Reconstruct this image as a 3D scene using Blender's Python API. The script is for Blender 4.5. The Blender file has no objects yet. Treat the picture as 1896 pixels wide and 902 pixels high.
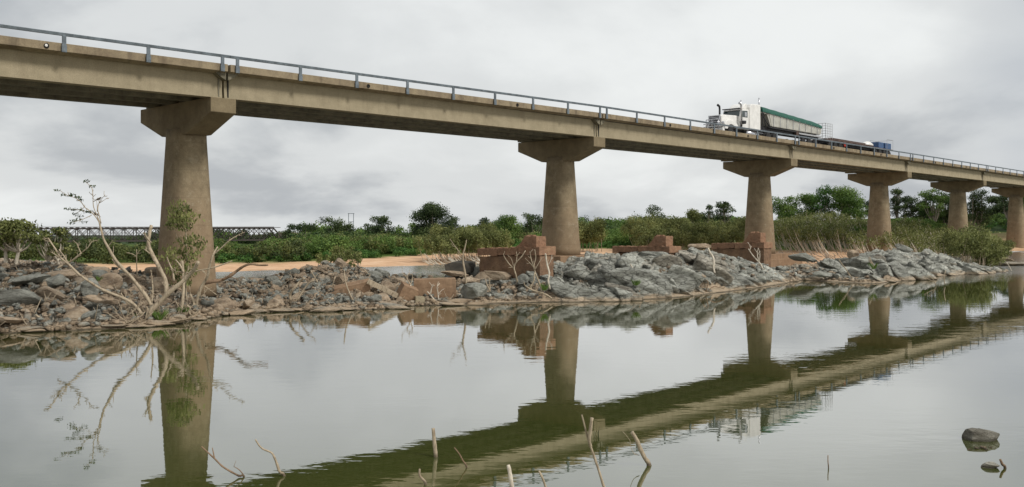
import bpy, math, random
import numpy as np
from mathutils import Vector, Matrix, noise

scene = bpy.context.scene
COL = scene.collection
R = math.radians

# ------------------------------------------------------------------ camera
FPX, CX, HZ, CAMH = 1703.0, 948.0, 418.0, 4.3          # focal length and horizon, in photo pixels
cam_d = bpy.data.cameras.new('camera')
cam = bpy.data.objects.new('camera', cam_d); COL.objects.link(cam)
cam.location = (0, 0, CAMH); cam.rotation_euler = (R(90), 0, 0)
cam_d.sensor_width = 36; cam_d.lens = 36 * FPX / 1896
cam_d.shift_y = -33 / 1896
cam_d.clip_start = 0.1; cam_d.clip_end = 9000
scene.camera = cam

# ------------------------------------------------------------------ world / sun / exposure
SUN_EL, SUN_AZ = 46, 124          # azimuth: clockwise from the view direction (+Y)
world = bpy.data.worlds.new("World"); scene.world = world
world.use_nodes = True
nt = world.node_tree; nt.nodes.clear()
def N(nt, t, **k):
    n = nt.nodes.new(t)
    for a, b in k.items(): setattr(n, a, b)
    return n
out = N(nt, 'ShaderNodeOutputWorld'); bg = N(nt, 'ShaderNodeBackground'); bg.inputs[1].default_value = 0.1
sky = N(nt, 'ShaderNodeTexSky', sky_type='NISHITA'); sky.sun_disc = False
sky.sun_elevation = R(SUN_EL); sky.sun_rotation = R(SUN_AZ); sky.dust_density = 4; sky.air_density = 1.5
tc = N(nt, 'ShaderNodeTexCoord')
sep = N(nt, 'ShaderNodeSeparateXYZ'); nt.links.new(tc.outputs['Generated'], sep.inputs[0])
# clouds lie in a sheet overhead: direction / height gives the flat cloud layer position
add = N(nt, 'ShaderNodeMath', operation='ADD'); add.inputs[1].default_value = 0.34
mx = N(nt, 'ShaderNodeMath', operation='MAXIMUM'); mx.inputs[1].default_value = 0.0
nt.links.new(sep.outputs[2], mx.inputs[0]); nt.links.new(mx.outputs[0], add.inputs[0])
dx = N(nt, 'ShaderNodeMath', operation='DIVIDE'); dy = N(nt, 'ShaderNodeMath', operation='DIVIDE')
nt.links.new(sep.outputs[0], dx.inputs[0]); nt.links.new(add.outputs[0], dx.inputs[1])
nt.links.new(sep.outputs[1], dy.inputs[0]); nt.links.new(add.outputs[0], dy.inputs[1])
comb = N(nt, 'ShaderNodeCombineXYZ'); nt.links.new(dx.outputs[0], comb.inputs[0]); nt.links.new(dy.outputs[0], comb.inputs[1])
comb.inputs[2].default_value = 6.9
n1 = N(nt, 'ShaderNodeTexNoise'); n1.inputs['Scale'].default_value = 1.35; n1.inputs['Detail'].default_value = 7
n1.inputs['Roughness'].default_value = 0.52; n1.inputs['Distortion'].default_value = 0.2
nt.links.new(comb.outputs[0], n1.inputs['Vector'])
ramp = N(nt, 'ShaderNodeValToRGB'); nt.links.new(n1.outputs['Fac'], ramp.inputs[0])
cr = ramp.color_ramp; cr.interpolation = 'EASE'
cr.elements[0].position = 0.34; cr.elements[0].color = (4.9, 5.15, 5.4, 1)
cr.elements[1].position = 0.68; cr.elements[1].color = (8.9, 9.1, 9.05, 1)
e = cr.elements.new(0.48); e.color = (7.3, 7.5, 7.55, 1)
mix = N(nt, 'ShaderNodeMixRGB'); mix.inputs[0].default_value = 0.95
nt.links.new(sky.outputs[0], mix.inputs[1]); nt.links.new(ramp.outputs[0], mix.inputs[2])
# heavier blue-grey cloud bank low on the right
nrm = N(nt, 'ShaderNodeVectorMath', operation='DOT_PRODUCT'); nt.links.new(tc.outputs['Generated'], nrm.inputs[0])
nrm.inputs[1].default_value = Vector((0.60, 0.80, 0.10)).normalized()
mr = N(nt, 'ShaderNodeMapRange', interpolation_type='SMOOTHSTEP')
mr.inputs[1].default_value = 0.972; mr.inputs[2].default_value = 1.0; mr.inputs[3].default_value = 0; mr.inputs[4].default_value = 0.8
nt.links.new(nrm.outputs['Value'], mr.inputs[0])
n2 = N(nt, 'ShaderNodeTexNoise'); n2.inputs['Scale'].default_value = 1.1; n2.inputs['Detail'].default_value = 5
nt.links.new(comb.outputs[0], n2.inputs['Vector'])
mm = N(nt, 'ShaderNodeMath', operation='MULTIPLY'); nt.links.new(mr.outputs[0], mm.inputs[0])
mr2 = N(nt, 'ShaderNodeMapRange'); mr2.inputs[1].default_value = .3; mr2.inputs[2].default_value = .6
nt.links.new(n2.outputs['Fac'], mr2.inputs[0]); nt.links.new(mr2.outputs[0], mm.inputs[1])
mix2 = N(nt, 'ShaderNodeMixRGB'); nt.links.new(mm.outputs[0], mix2.inputs[0])
nt.links.new(mix.outputs[0], mix2.inputs[1]); mix2.inputs[2].default_value = (3.6, 4.05, 4.75, 1)
nt.links.new(mix2.outputs[0], bg.inputs[0]); nt.links.new(bg.outputs[0], out.inputs[0])

sd = bpy.data.lights.new('sun', 'SUN'); sun = bpy.data.objects.new('sun', sd); COL.objects.link(sun)
sd.energy = 2.7; sd.angle = R(12); sd.color = (1, .96, .9)
az = R(SUN_AZ); el = R(SUN_EL)
sdir = Vector((math.sin(az) * math.cos(el), math.cos(az) * math.cos(el), math.sin(el)))
sun.rotation_euler = sdir.to_track_quat('Z', 'Y').to_euler(); sun.location = sdir * 100
vs = scene.view_settings
vs.view_transform = 'Standard'; vs.look = 'None'; vs.gamma = 1; vs.exposure = 0.0; vs.use_curve_mapping = False
scene.cycles.max_bounces = 6; scene.cycles.transparent_max_bounces = 4

# ------------------------------------------------------------------ helpers
def tag(o, label=None, cat=None, group=None, kind=None):
    if label: o['label'] = label
    if cat: o['category'] = cat
    if group: o['group'] = group
    if kind: o['kind'] = kind
    return o
def empty(name, loc=(0, 0, 0), rz=0.0, label=None, cat=None, group=None):
    o = bpy.data.objects.new(name, None); COL.objects.link(o)
    o.location = loc; o.rotation_euler = (0, 0, rz); o.empty_display_size = .2
    return tag(o, label, cat, group)
def W(px, py, Z):
    return np.array([(px - CX) / FPX * Z, Z, CAMH + (HZ - py) * Z / FPX])
def mesh_np(name, V, F, mat, parent=None, smooth=False, attrs=None, sizes=None):
    """V (n,3); F list of tuples or (m,k) array"""
    me = bpy.data.meshes.new(name)
    if isinstance(F, np.ndarray):
        m, k = F.shape
        me.vertices.add(len(V)); me.vertices.foreach_set('co', np.asarray(V, dtype=np.float32).ravel())
        me.loops.add(m * k); me.loops.foreach_set('vertex_index', F.astype(np.int32).ravel())
        me.polygons.add(m); me.polygons.foreach_set('loop_start', np.arange(0, m * k, k, dtype=np.int32))
        me.update(calc_edges=True)
    else:
        me.from_pydata([tuple(map(float, v)) for v in V], [], F); me.update()
    if smooth: me.polygons.foreach_set('use_smooth', [True] * len(me.polygons))
    for an, (dom, data) in (attrs or {}).items():
        a = me.attributes.new(an, 'FLOAT', dom); a.data.foreach_set('value', np.asarray(data, dtype=np.float32))
    if mat: me.materials.append(mat)
    o = bpy.data.objects.new(name, me); COL.objects.link(o)
    if parent: o.parent = parent
    return o
class MB:
    def __init__(s): s.v = []; s.f = []; s.at = []
    def add(s, V, F):
        b = len(s.v); s.v.extend([tuple(map(float, p)) for p in V]); s.f.extend([tuple(b + i for i in f) for f in F])
    def box(s, x0, x1, y0, y1, z0, z1, M=None, bev=0.0):
        P = [(x, y, z) for x in (x0, x1) for y in (y0, y1) for z in (z0, z1)]
        if M is not None: P = [M @ Vector(p) for p in P]
        s.add(P, [(0, 1, 3, 2), (4, 6, 7, 5), (0, 4, 5, 1), (2, 3, 7, 6), (0, 2, 6, 4), (1, 5, 7, 3)]); return s
    def prism(s, poly, a0, a1, fn):
        """poly list of 2d points, extruded; fn(u, v, a) -> 3d"""
        n = len(poly)
        P = [fn(u, v, a0) for u, v in poly] + [fn(u, v, a1) for u, v in poly]
        F = [tuple(range(n))[::-1], tuple(range(n, 2 * n))] + [(i, (i + 1) % n, n + (i + 1) % n, n + i) for i in range(n)]
        s.add(P, F); return s
    def tube(s, pts, rad, n=7, cap=True):
        pts = [Vector(p) for p in pts]; m = len(pts)
        if not hasattr(rad, '__len__'): rad = [rad] * m
        P = []; up = None
        for i, p in enumerate(pts):
            d = (pts[min(i + 1, m - 1)] - pts[max(i - 1, 0)])
            d = d.normalized() if d.length > 1e-9 else Vector((0, 0, 1))
            if up is None: up = Vector((0, 1, 0)) if abs(d.y) < .8 else Vector((1, 0, 0))
            a = d.cross(up).normalized(); b = a.cross(d); up = b if b.length > .1 else up
            for k in range(n):
                t = 2 * math.pi * k / n
                P.append(p + (a * math.cos(t) + b * math.sin(t)) * rad[i])
        F = [(i * n + k, i * n + (k + 1) % n, (i + 1) * n + (k + 1) % n, (i + 1) * n + k) for i in range(m - 1) for k in range(n)]
        if cap: F += [tuple(range(n))[::-1], tuple((m - 1) * n + k for k in range(n))]
        s.add(P, F); return s
    def lathe(s, prof, n=20, M=None):
        P = [(r * math.cos(2 * math.pi * k / n), r * math.sin(2 * math.pi * k / n), z) for r, z in prof for k in range(n)]
        if M is not None: P = [M @ Vector(p) for p in P]
        m = len(prof)
        F = [(i * n + k, i * n + (k + 1) % n, (i + 1) * n + (k + 1) % n, (i + 1) * n + k) for i in range(m - 1) for k in range(n)]
        F += [tuple(range(n))[::-1], tuple((m - 1) * n + k for k in range(n))]
        s.add(P, F); return s
    def build(s, name, mat, parent=None, smooth=False, bevel=0.0, loc=None):
        V = s.v
        o = mesh_np(name, V, s.f, mat, parent, smooth)
        if bevel > 0:
            m = o.modifiers.new('bevel', 'BEVEL'); m.width = bevel; m.segments = 2; m.limit_method = 'ANGLE'; m.angle_limit = R(40)
        return o
def sm(a, b, x):
    t = np.clip((x - a) / (b - a), 0, 1); return t * t * (3 - 2 * t)
def hash2(i, j, s):
    h = (i.astype(np.int64) * 374761393 + j.astype(np.int64) * 668265263 + s * 974711) & 0x7fffffff
    h = ((h ^ (h >> 13)) * 1274126177) & 0x7fffffff
    h = ((h ^ (h >> 16)) * 1103515245 + 12345) & 0x7fffffff
    return ((h >> 7) & 0xffff) / 65535.0
def vnoise(x, y, s):
    i = np.floor(x); j = np.floor(y); u = x - i; v = y - j; u = u * u * (3 - 2 * u); v = v * v * (3 - 2 * v)
    a = hash2(i, j, s); b = hash2(i + 1, j, s); c = hash2(i, j + 1, s); d = hash2(i + 1, j + 1, s)
    return (a * (1 - u) + b * u) * (1 - v) + (c * (1 - u) + d * u) * v
def fbm(x, y, s, o=4):
    r = 0; a = .5; t = 0
    for k in range(o): r = r + a * vnoise(x * 2 ** k, y * 2 ** k, s + k * 17); t += a; a *= .5
    return r / t
def facets(x, y, seed, tilt=.6):
    """jittered cells, each one tilted flat facet: returns height in cell units, cell random, distance to border"""
    i0 = np.floor(x); j0 = np.floor(y)
    d1 = np.full(x.shape, 9.); d2 = np.full(x.shape, 9.); hh = np.zeros(x.shape); rr = np.zeros(x.shape)
    for a in (-1, 0, 1):
        for b in (-1, 0, 1):
            i = i0 + a; j = j0 + b
            fx = i + .15 + .7 * hash2(i, j, seed); fy = j + .15 + .7 * hash2(i, j, seed + 1)
            dd = np.hypot(x - fx, y - fy)
            r = hash2(i, j, seed + 2); tx = hash2(i, j, seed + 3) - .5; ty = hash2(i, j, seed + 4) - .5
            hv = (r - .5) + tilt * 2 * (tx * (x - fx) + ty * (y - fy))
            nearer = dd < d1
            d2 = np.where(nearer, d1, np.minimum(d2, dd))
            hh = np.where(nearer, hv, hh); rr = np.where(nearer, r, rr); d1 = np.where(nearer, dd, d1)
    return hh, rr, d2 - d1

# ------------------------------------------------------------------ materials
def mat_new(name):
    m = bpy.data.materials.new(name); m.use_nodes = True
    nt = m.node_tree; b = nt.nodes['Principled BSDF']
    return m, nt, b
def add_noise(nt, scale, detail=5, rough=.55, vec=None, stretch=None, coord='Object', dist=0.0):
    tc = N(nt, 'ShaderNodeTexCoord')
    src = tc.outputs[coord]
    if coord == 'World':
        pass
    if stretch:
        mp = N(nt, 'ShaderNodeMapping'); mp.inputs['Scale'].default_value = stretch
        nt.links.new(src, mp.inputs[0]); src = mp.outputs[0]
    n = N(nt, 'ShaderNodeTexNoise'); n.inputs['Scale'].default_value = scale; n.inputs['Detail'].default_value = detail
    n.inputs['Roughness'].default_value = rough; n.inputs['Distortion'].default_value = dist
    nt.links.new(src, n.inputs['Vector']); return n
def ramp_of(nt, src, stops, inter='LINEAR'):
    r = N(nt, 'ShaderNodeValToRGB'); nt.links.new(src, r.inputs[0]); c = r.color_ramp; c.interpolation = inter
    while len(c.elements) > 1: c.elements.remove(c.elements[-1])
    c.elements[0].position = stops[0][0]; c.elements[0].color = (*stops[0][1], 1)
    for p, k in stops[1:]:
        e = c.elements.new(p); e.color = (*k, 1)
    return r
def mixc(nt, fac, a, b, mode='MIX'):
    m = N(nt, 'ShaderNodeMixRGB', blend_type=mode)
    for i, s in ((0, fac), (1, a), (2, b)):
        if hasattr(s, 'links') or isinstance(s, bpy.types.NodeSocket): nt.links.new(s, m.inputs[i])
        elif i == 0: m.inputs[0].default_value = s
        else: m.inputs[i].default_value = (*s, 1)
    return m.outputs[0]
def maprange(nt, src, a, b, c=0., d=1.):
    m = N(nt, 'ShaderNodeMapRange'); nt.links.new(src, m.inputs[0])
    for i, v in enumerate((a, b, c, d)): m.inputs[i + 1].default_value = v
    return m.outputs[0]
def bump(nt, b, src, strength, dist):
    n = N(nt, 'ShaderNodeBump'); n.inputs['Strength'].default_value = strength; n.inputs['Distance'].default_value = dist
    nt.links.new(src, n.inputs['Height']); nt.links.new(n.outputs[0], b.inputs['Normal']); return n
def concrete(name, c1, c2, stain=(.12, .09, .06), streak=.35, red=0.0, redcol=(.33, .17, .09)):
    m, nt, b = mat_new(name)
    a = add_noise(nt, 1.3, 7, .65); col = ramp_of(nt, a.outputs[0], [(.33, c2), (.62, c1)]).outputs[0]
    s = add_noise(nt, 1.0, 5, .6, stretch=(2.6, 2.6, .22)); sf = maprange(nt, s.outputs[0], .52, .74, 0, streak)
    col = mixc(nt, sf, col, stain)
    g = add_noise(nt, 22, 4, .7); gf = maprange(nt, g.outputs[0], .3, .7, .82, 1.14)
    cc = N(nt, 'ShaderNodeCombineXYZ')
    for i in range(3): nt.links.new(gf, cc.inputs[i])
    col = mixc(nt, 1.0, col, cc.outputs[0], 'MULTIPLY')
    if red > 0:
        geo = N(nt, 'ShaderNodeNewGeometry'); sp = N(nt, 'ShaderNodeSeparateXYZ'); nt.links.new(geo.outputs['Position'], sp.inputs[0])
        r = add_noise(nt, .55, 6, .6); ad = N(nt, 'ShaderNodeMath', operation='MULTIPLY_ADD'); ad.inputs[1].default_value = 5; nt.links.new(r.outputs[0], ad.inputs[0]); nt.links.new(sp.outputs[2], ad.inputs[2])
        rf = maprange(nt, ad.outputs[0], 9.5, 5.5, 0, red); col = mixc(nt, rf, col, redcol)
        pl = add_noise(nt, 2.0, 8, .78); pf = maprange(nt, pl.outputs[0], .54, .66, 0, .5); col = mixc(nt, pf, col, (.36, .31, .22))
        pd = add_noise(nt, 3.1, 8, .8); pg = maprange(nt, pd.outputs[0], .55, .68, 0, .45); col = mixc(nt, pg, col, (.10, .075, .05))
        md = N(nt, 'ShaderNodeMath', operation='PINGPONG'); md.inputs[1].default_value = .72; nt.links.new(sp.outputs[2], md.inputs[0])
        jl = maprange(nt, md.outputs[0], .0, .018, .35, 0); col = mixc(nt, jl, col, (.07, .055, .04))
    nt.links.new(col, b.inputs['Base Color']); b.inputs['Roughness'].default_value = .93
    b.inputs['Specular IOR Level'].default_value = .2
    bump(nt, b, g.outputs[0], .5, .02)
    return m
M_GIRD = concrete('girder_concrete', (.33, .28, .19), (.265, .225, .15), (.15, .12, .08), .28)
M_KERB = concrete('kerb_concrete', (.29, .235, .155), (.18, .14, .095), (.07, .055, .04), .6)
M_PIER = concrete('pier_concrete', (.265, .212, .135), (.172, .136, .086), (.10, .075, .05), .3, red=.5, redcol=(.27, .18, .11))
M_CAP = concrete('cap_concrete', (.23, .185, .115), (.165, .13, .08), (.11, .085, .055), .25)
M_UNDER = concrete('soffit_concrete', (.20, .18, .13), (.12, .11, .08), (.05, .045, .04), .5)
M_ASPH = concrete('asphalt', (.055, .055, .055), (.045, .045, .045), (.03, .03, .03), .2)
M_PLINTH = concrete('plinth_concrete', (.30, .20, .125), (.22, .14, .085), (.10, .07, .05), .5)
def masonry(name='ruin_masonry', c1=(.20, .125, .08), c2=(.125, .088, .06)):
    m, nt, b = mat_new(name)
    tc = N(nt, 'ShaderNodeTexCoord'); mp = N(nt, 'ShaderNodeMapping'); mp.inputs['Rotation'].default_value = (R(90), 0, 0)
    nt.links.new(tc.outputs['Object'], mp.inputs[0])
    a = add_noise(nt, .9, 7, .7); col = ramp_of(nt, a.outputs[0], [(.3, c2), (.52, c1), (.72, (.30, .20, .12))]).outputs[0]
    br = N(nt, 'ShaderNodeTexBrick'); nt.links.new(mp.outputs[0], br.inputs[0]); br.inputs['Scale'].default_value = 1.0
    br.inputs['Brick Width'].default_value = .6; br.inputs['Row Height'].default_value = .24; br.inputs['Mortar Size'].default_value = .012
    br.inputs['Color1'].default_value = (1.15, 1.1, 1.05, 1); br.inputs['Color2'].default_value = (.85, .85, .85, 1); br.inputs['Mortar'].default_value = (.75, .7, .65, 1)
    n = add_noise(nt, 9, 6, .7); f = maprange(nt, n.outputs[0], .35, .65, 0, .8)
    col = mixc(nt, .22, col, mixc(nt, 1.0, col, br.outputs[0], 'MULTIPLY'))
    col = mixc(nt, maprange(nt, n.outputs[0], .55, .75, 0, .6), col, (.11, .07, .05))
    nt.links.new(col, b.inputs['Base Color']); b.inputs['Roughness'].default_value = .95; b.inputs['Specular IOR Level'].default_value = .15
    bump(nt, b, n.outputs[0], .6, .05); return m
M_MAS = masonry()
M_COPE = masonry('ruin_coping', (.25, .145, .092), (.16, .105, .07))
def rock_mat(name, mode):
    m, nt, b = mat_new(name)
    at = N(nt, 'ShaderNodeAttribute', attribute_name='rc')
    oi = N(nt, 'ShaderNodeObjectInfo')
    geo = N(nt, 'ShaderNodeNewGeometry')
    n = N(nt, 'ShaderNodeTexNoise'); n.inputs['Scale'].default_value = 1.1; n.inputs['Detail'].default_value = 8; n.inputs['Roughness'].default_value = .68
    mp = N(nt, 'ShaderNodeMapping'); mp.inputs['Rotation'].default_value = (.3, .5, .6); mp.inputs['Scale'].default_value = (1, 1, 2.6)
    nt.links.new(geo.outputs['Position'], mp.inputs[0]); nt.links.new(mp.outputs[0], n.inputs['Vector'])
    f = N(nt, 'ShaderNodeTexNoise'); f.inputs['Scale'].default_value = 7; f.inputs['Detail'].default_value = 8; f.inputs['Roughness'].default_value = .75
    nt.links.new(mp.outputs[0], f.inputs['Vector'])
    grey = ramp_of(nt, n.outputs[0], [(.30, (.07, .068, .055)), (.40, (.22, .22, .185)), (.53, (.36, .365, .32)), (.70, (.55, .55, .48))]).outputs[0]
    tan = ramp_of(nt, n.outputs[0], [(.3, (.15, .11, .075)), (.5, (.36, .275, .19)), (.7, (.52, .43, .32))]).outputs[0]
    if mode == 'field':
        rnd = at.outputs['Fac']
        at2 = N(nt, 'ShaderNodeAttribute', attribute_name='tan')
        tanf = at2.outputs['Fac']
    else:
        rnd = oi.outputs['Random']
        tanf = maprange(nt, rnd, .47, .55) if mode != 'wet' else 0.25
        at2 = N(nt, 'ShaderNodeAttribute', attribute_name='rc')
    col = mixc(nt, tanf, grey, tan)
    sc = maprange(nt, rnd, 0, 1, .62, 1.25)
    cc = N(nt, 'ShaderNodeCombineXYZ')
    for i in range(3): nt.links.new(sc, cc.inputs[i])
    col = mixc(nt, 1.0, col, cc.outputs[0], 'MULTIPLY')
    # dark lichen and grime blotches, pale scars
    col = mixc(nt, maprange(nt, f.outputs[0], .54, .68, 0, .6), col, (.075, .072, .06))
    col = mixc(nt, maprange(nt, f.outputs[0], .44, .34, 0, .5), col, (.50, .48, .42))
    vo = N(nt, 'ShaderNodeTexVoronoi', feature='DISTANCE_TO_EDGE'); vo.inputs['Scale'].default_value = 1.5; vo.inputs['Randomness'].default_value = 1
    wv = N(nt, 'ShaderNodeVectorMath', operation='MULTIPLY_ADD'); wv.inputs[1].default_value = (.5, .5, .5); nt.links.new(n.outputs['Color'], wv.inputs[0]); nt.links.new(mp.outputs[0], wv.inputs[2]); nt.links.new(wv.outputs[0], vo.inputs['Vector'])
    crk = maprange(nt, vo.outputs['Distance'], .0, .045, .7 if mode == 'field' else .12, 0); col = mixc(nt, crk, col, (.045, .04, .035))
    # dried river silt left in a band just above the water line
    sp = N(nt, 'ShaderNodeSeparateXYZ'); nt.links.new(geo.outputs['Position'], sp.inputs[0])
    ad = N(nt, 'ShaderNodeMath', operation='MULTIPLY_ADD'); ad.inputs[1].default_value = -1.1; nt.links.new(n.outputs[0], ad.inputs[0]); nt.links.new(sp.outputs[2], ad.inputs[2])
    silt = maprange(nt, ad.outputs[0], -.22, -.46, 0, .8 if mode != 'wet' else 0)
    col = mixc(nt, silt, col, (.46, .35, .235))
    if mode == 'field': col = mixc(nt, maprange(nt, at2.outputs['Fac'], 1.1, 1.7, 0, .9), col, mixc(nt, maprange(nt, f.outputs[0], .4, .65), (.52, .40, .27), (.36, .30, .22)))
    wet = maprange(nt, sp.outputs[2], .07, .03, 0, .8); col = mixc(nt, wet, col, (.07, .06, .04))
    nt.links.new(col, b.inputs['Base Color']); b.inputs['Roughness'].default_value = .9; b.inputs['Specular IOR Level'].default_value = .25
    hm = N(nt, 'ShaderNodeMath', operation='MULTIPLY_ADD'); hm.inputs[1].default_value = -.7; nt.links.new(crk, hm.inputs[0]); nt.links.new(f.outputs[0], hm.inputs[2])
    bump(nt, b, hm.outputs[0], 1.0, .16); return m
M_ROCKF = rock_mat('outcrop_rock', 'field')
M_ROCK = rock_mat('boulder_rock', 'obj')
M_ROCKW = rock_mat('river_rock', 'wet')
def plain(name, c, rough=.6, metal=0., var=.15, scale=3, spec=.4):
    m, nt, b = mat_new(name)
    n = add_noise(nt, scale, 5, .6)
    c1 = tuple(min(1, x * (1 + var)) for x in c); c2 = tuple(x * (1 - var) for x in c)
    r = ramp_of(nt, n.outputs[0], [(.35, c2), (.65, c1)])
    nt.links.new(r.outputs[0], b.inputs['Base Color']); b.inputs['Roughness'].default_value = rough
    b.inputs['Metallic'].default_value = metal; b.inputs['Specular IOR Level'].default_value = spec
    return m
M_STEEL = plain('galvanised_steel', (.13, .155, .175), .55, .2, .3)
M_RUST = plain('rusty_truss_steel', (.07, .058, .052), .8, .2)
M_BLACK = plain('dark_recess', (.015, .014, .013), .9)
M_WHITE = plain('white_truck_paint', (.70, .69, .66), .35, 0, .10, 1.4)
M_CREAM = plain('dusty_tipper_wall', (.40, .39, .345), .55, .1, .18, 1.5)
M_DKMET = plain('dark_chassis', (.03, .03, .032), .6, .3)
M_CHROME = plain('chrome', (.6, .6, .62), .22, .9, .1)
M_GLASS = plain('windscreen_glass', (.02, .035, .035), .08, 0, .1, spec=.8)
M_TARP = plain('green_tarp', (.012, .085, .06), .6, 0, .2)
M_TYRE = plain('tyre_rubber', (.02, .02, .02), .85)
M_RIM = plain('grey_rim', (.45, .45, .45), .4, .6)
M_BLUE = plain('blue_plastic', (.025, .07, .17), .45, 0, .2)
M_LOAD = plain('brown_load', (.085, .055, .045), .8, 0, .4)
M_RED = plain('red_paint', (.5, .05, .03), .5)
M_ORANGE = plain('orange_lens', (.7, .2, .02), .4)
def wood_mat(name, c1, c2):
    m, nt, b = mat_new(name)
    a = add_noise(nt, 9, 7, .75, stretch=(1, 1, .35)); col = ramp_of(nt, a.outputs[0], [(.3, c2), (.5, c1), (.7, tuple(min(1, x * 1.25) for x in c1))]).outputs[0]
    geo = N(nt, 'ShaderNodeNewGeometry'); sp = N(nt, 'ShaderNodeSeparateXYZ'); nt.links.new(geo.outputs['Position'], sp.inputs[0])
    col = mixc(nt, maprange(nt, sp.outputs[2], .09, .03, 0, .75), col, (.06, .045, .03))
    g = add_noise(nt, 26, 5, .8, stretch=(1, 1, .2)); col = mixc(nt, maprange(nt, g.outputs[0], .52, .68, 0, .6), col, (.10, .075, .05))
    nt.links.new(col, b.inputs['Base Color']); b.inputs['Roughness'].default_value = .9; b.inputs['Specular IOR Level'].default_value = .2
    bump(nt, b, g.outputs[0], .7, .03); return m
M_DEAD = wood_mat('bleached_wood', (.40, .33, .235), (.13, .09, .055))
M_PALE = wood_mat('white_dead_wood', (.60, .54, .44), (.33, .27, .20))
M_BARK = wood_mat('tree_bark', (.30, .26, .21), (.14, .11, .085))
M_DARKB = wood_mat('dark_bark', (.09, .075, .06), (.05, .04, .03))
M_LOG = wood_mat('brown_driftwood', (.25, .17, .11), (.12, .08, .05))
def leaf_mat(name, a, b_, c, tr=.3):
    m, nt, b = mat_new(name)
    at = N(nt, 'ShaderNodeAttribute', attribute_name='tint'); oi = N(nt, 'ShaderNodeObjectInfo')
    r = ramp_of(nt, at.outputs['Fac'], [(.1, a), (.5, b_), (.92, c)])
    nt.links.new(r.outputs[0], b.inputs['Base Color']); b.inputs['Roughness'].default_value = .65; b.inputs['Specular IOR Level'].default_value = .25
    t = N(nt, 'ShaderNodeBsdfTranslucent'); nt.links.new(r.outputs[0], t.inputs[0])
    ms = N(nt, 'ShaderNodeMixShader'); ms.inputs[0].default_value = tr
    o = nt.nodes['Material Output']
    nt.links.new(b.outputs[0], ms.inputs[1]); nt.links.new(t.outputs[0], ms.inputs[2]); nt.links.new(ms.outputs[0], o.inputs[0])
    return m
L_DARK = leaf_mat('dark_green_leaves', (.026, .045, .02), (.055, .085, .03), (.105, .14, .045))
L_MID = leaf_mat('green_leaves', (.04, .08, .02), (.11, .185, .04), (.20, .28, .07))
L_BRI = leaf_mat('bright_green_leaves', (.035, .09, .02), (.07, .16, .035), (.13, .23, .05))
L_OLI = leaf_mat('olive_leaves', (.06, .075, .022), (.155, .175, .055), (.30, .31, .115))
L_OLD = leaf_mat('dark_olive_leaves', (.03, .045, .016), (.07, .09, .026), (.13, .15, .045), .2)
L_FAR = leaf_mat('woodland_leaves', (.026, .055, .02), (.06, .105, .03), (.13, .155, .045), .2)

# ------------------------------------------------------------------ bridge line
V_X = 2535.0
aB = math.atan((V_X - CX) / FPX)
D2 = np.array([math.sin(aB), math.cos(aB)]); N2 = np.array([-D2[1], D2[0]]); G0 = np.array([-14.5, 46.2])
RZ = math.atan2(D2[1], D2[0])
JT = [-31.0, 0.0, 30.5, 62.0, 93.2, 124.0, 155.5, 186.5, 217.5]
HBt = [-31, -10, 0, 30.5, 62, 93, 124, 155, 217]; HBv = [10.42, 10.58, 10.71, 10.92, 11.0, 11.05, 11.05, 11.03, 10.9]
def Hb(t): return float(np.interp(t, HBt, HBv))
def hr(t): return float(np.interp(t, [-31, 0, 30, 217], [2.08, 2.06, 2.24, 2.24])) # rail top above girder bottom
def BP(t, q, z): p = G0 + D2 * t + N2 * q; return Vector((p[0], p[1], z))
def px_t(x, q):
    s = (x - CX) / FPX; P = G0 + N2 * q
    return (s * P[1] - P[0]) / (D2[0] - s * D2[1])

# ------------------------------------------------------------------ terrain functions
SH = np.array([(-600, 700), (-300, 665), (-100, 628), (0, 618), (120, 612), (250, 606), (340, 597), (400, 588), (470, 579), (540, 576), (620, 576), (700, 573), (760, 567), (850, 566), (930, 562),
               (1000, 560), (1060, 560), (1150, 557), (1230, 553), (1300, 546), (1400, 533), (1460, 524), (1490, 519), (1520, 521), (1600, 525), (1640, 524), (1695, 518), (1720, 512), (1830, 508), (1890, 502), (1960, 498)], float)
CR = np.array([  # px, crest offset, crest height, back offset, back height
    (-600, 8, 1.7, 40, 1.2), (-300, 8, 1.8, 42, 1.2), (0, 9, 1.95, 44, 1.2), (120, 9, 1.85, 42, 1.2), (200, 9, 1.75, 26, .8), (290, 9, 1.45, 18, .7), (400, 10, .75, 16, .2), (500, 10, 1.0, 16, .2), (600, 11.5, 1.6, 17, .5), (660, 11.5, 1.6, 17, .5), (710, 11, 1.0, 15, .2),
    (800, 10, .75, 14, .2), (880, 9, 1.0, 15, .4), (940, 7, 1.35, 40, .3), (1030, 6.5, 1.75, 44, .3), (1130, 9, 2.15, 44, .3), (1200, 10.5, 2.5, 42, .3), (1270, 10, 2.45, 40, .3), (1350, 8, 1.95, 36, .3),
    (1400, 6.5, 1.35, 34, .2), (1450, 7, .6, 28, .1), (1500, 8, .45, 24, .1), (1560, 12, .75, 30, .1), (1620, 17, 1.9, 34, .2), (1660, 17, 1.95, 34, .2), (1720, 14, 1.6, 26, .2), (1780, 11, .95, 16, .0), (1830, 7, .4, 10, -.2), (1865, 3, .08, 6, -.6), (1890, 3, -.7, 6, -.8), (1960, 3, -1, 6, -1)], float)
def pxof(x, y): return CX + FPX * x / np.maximum(y, 1.0)
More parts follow.
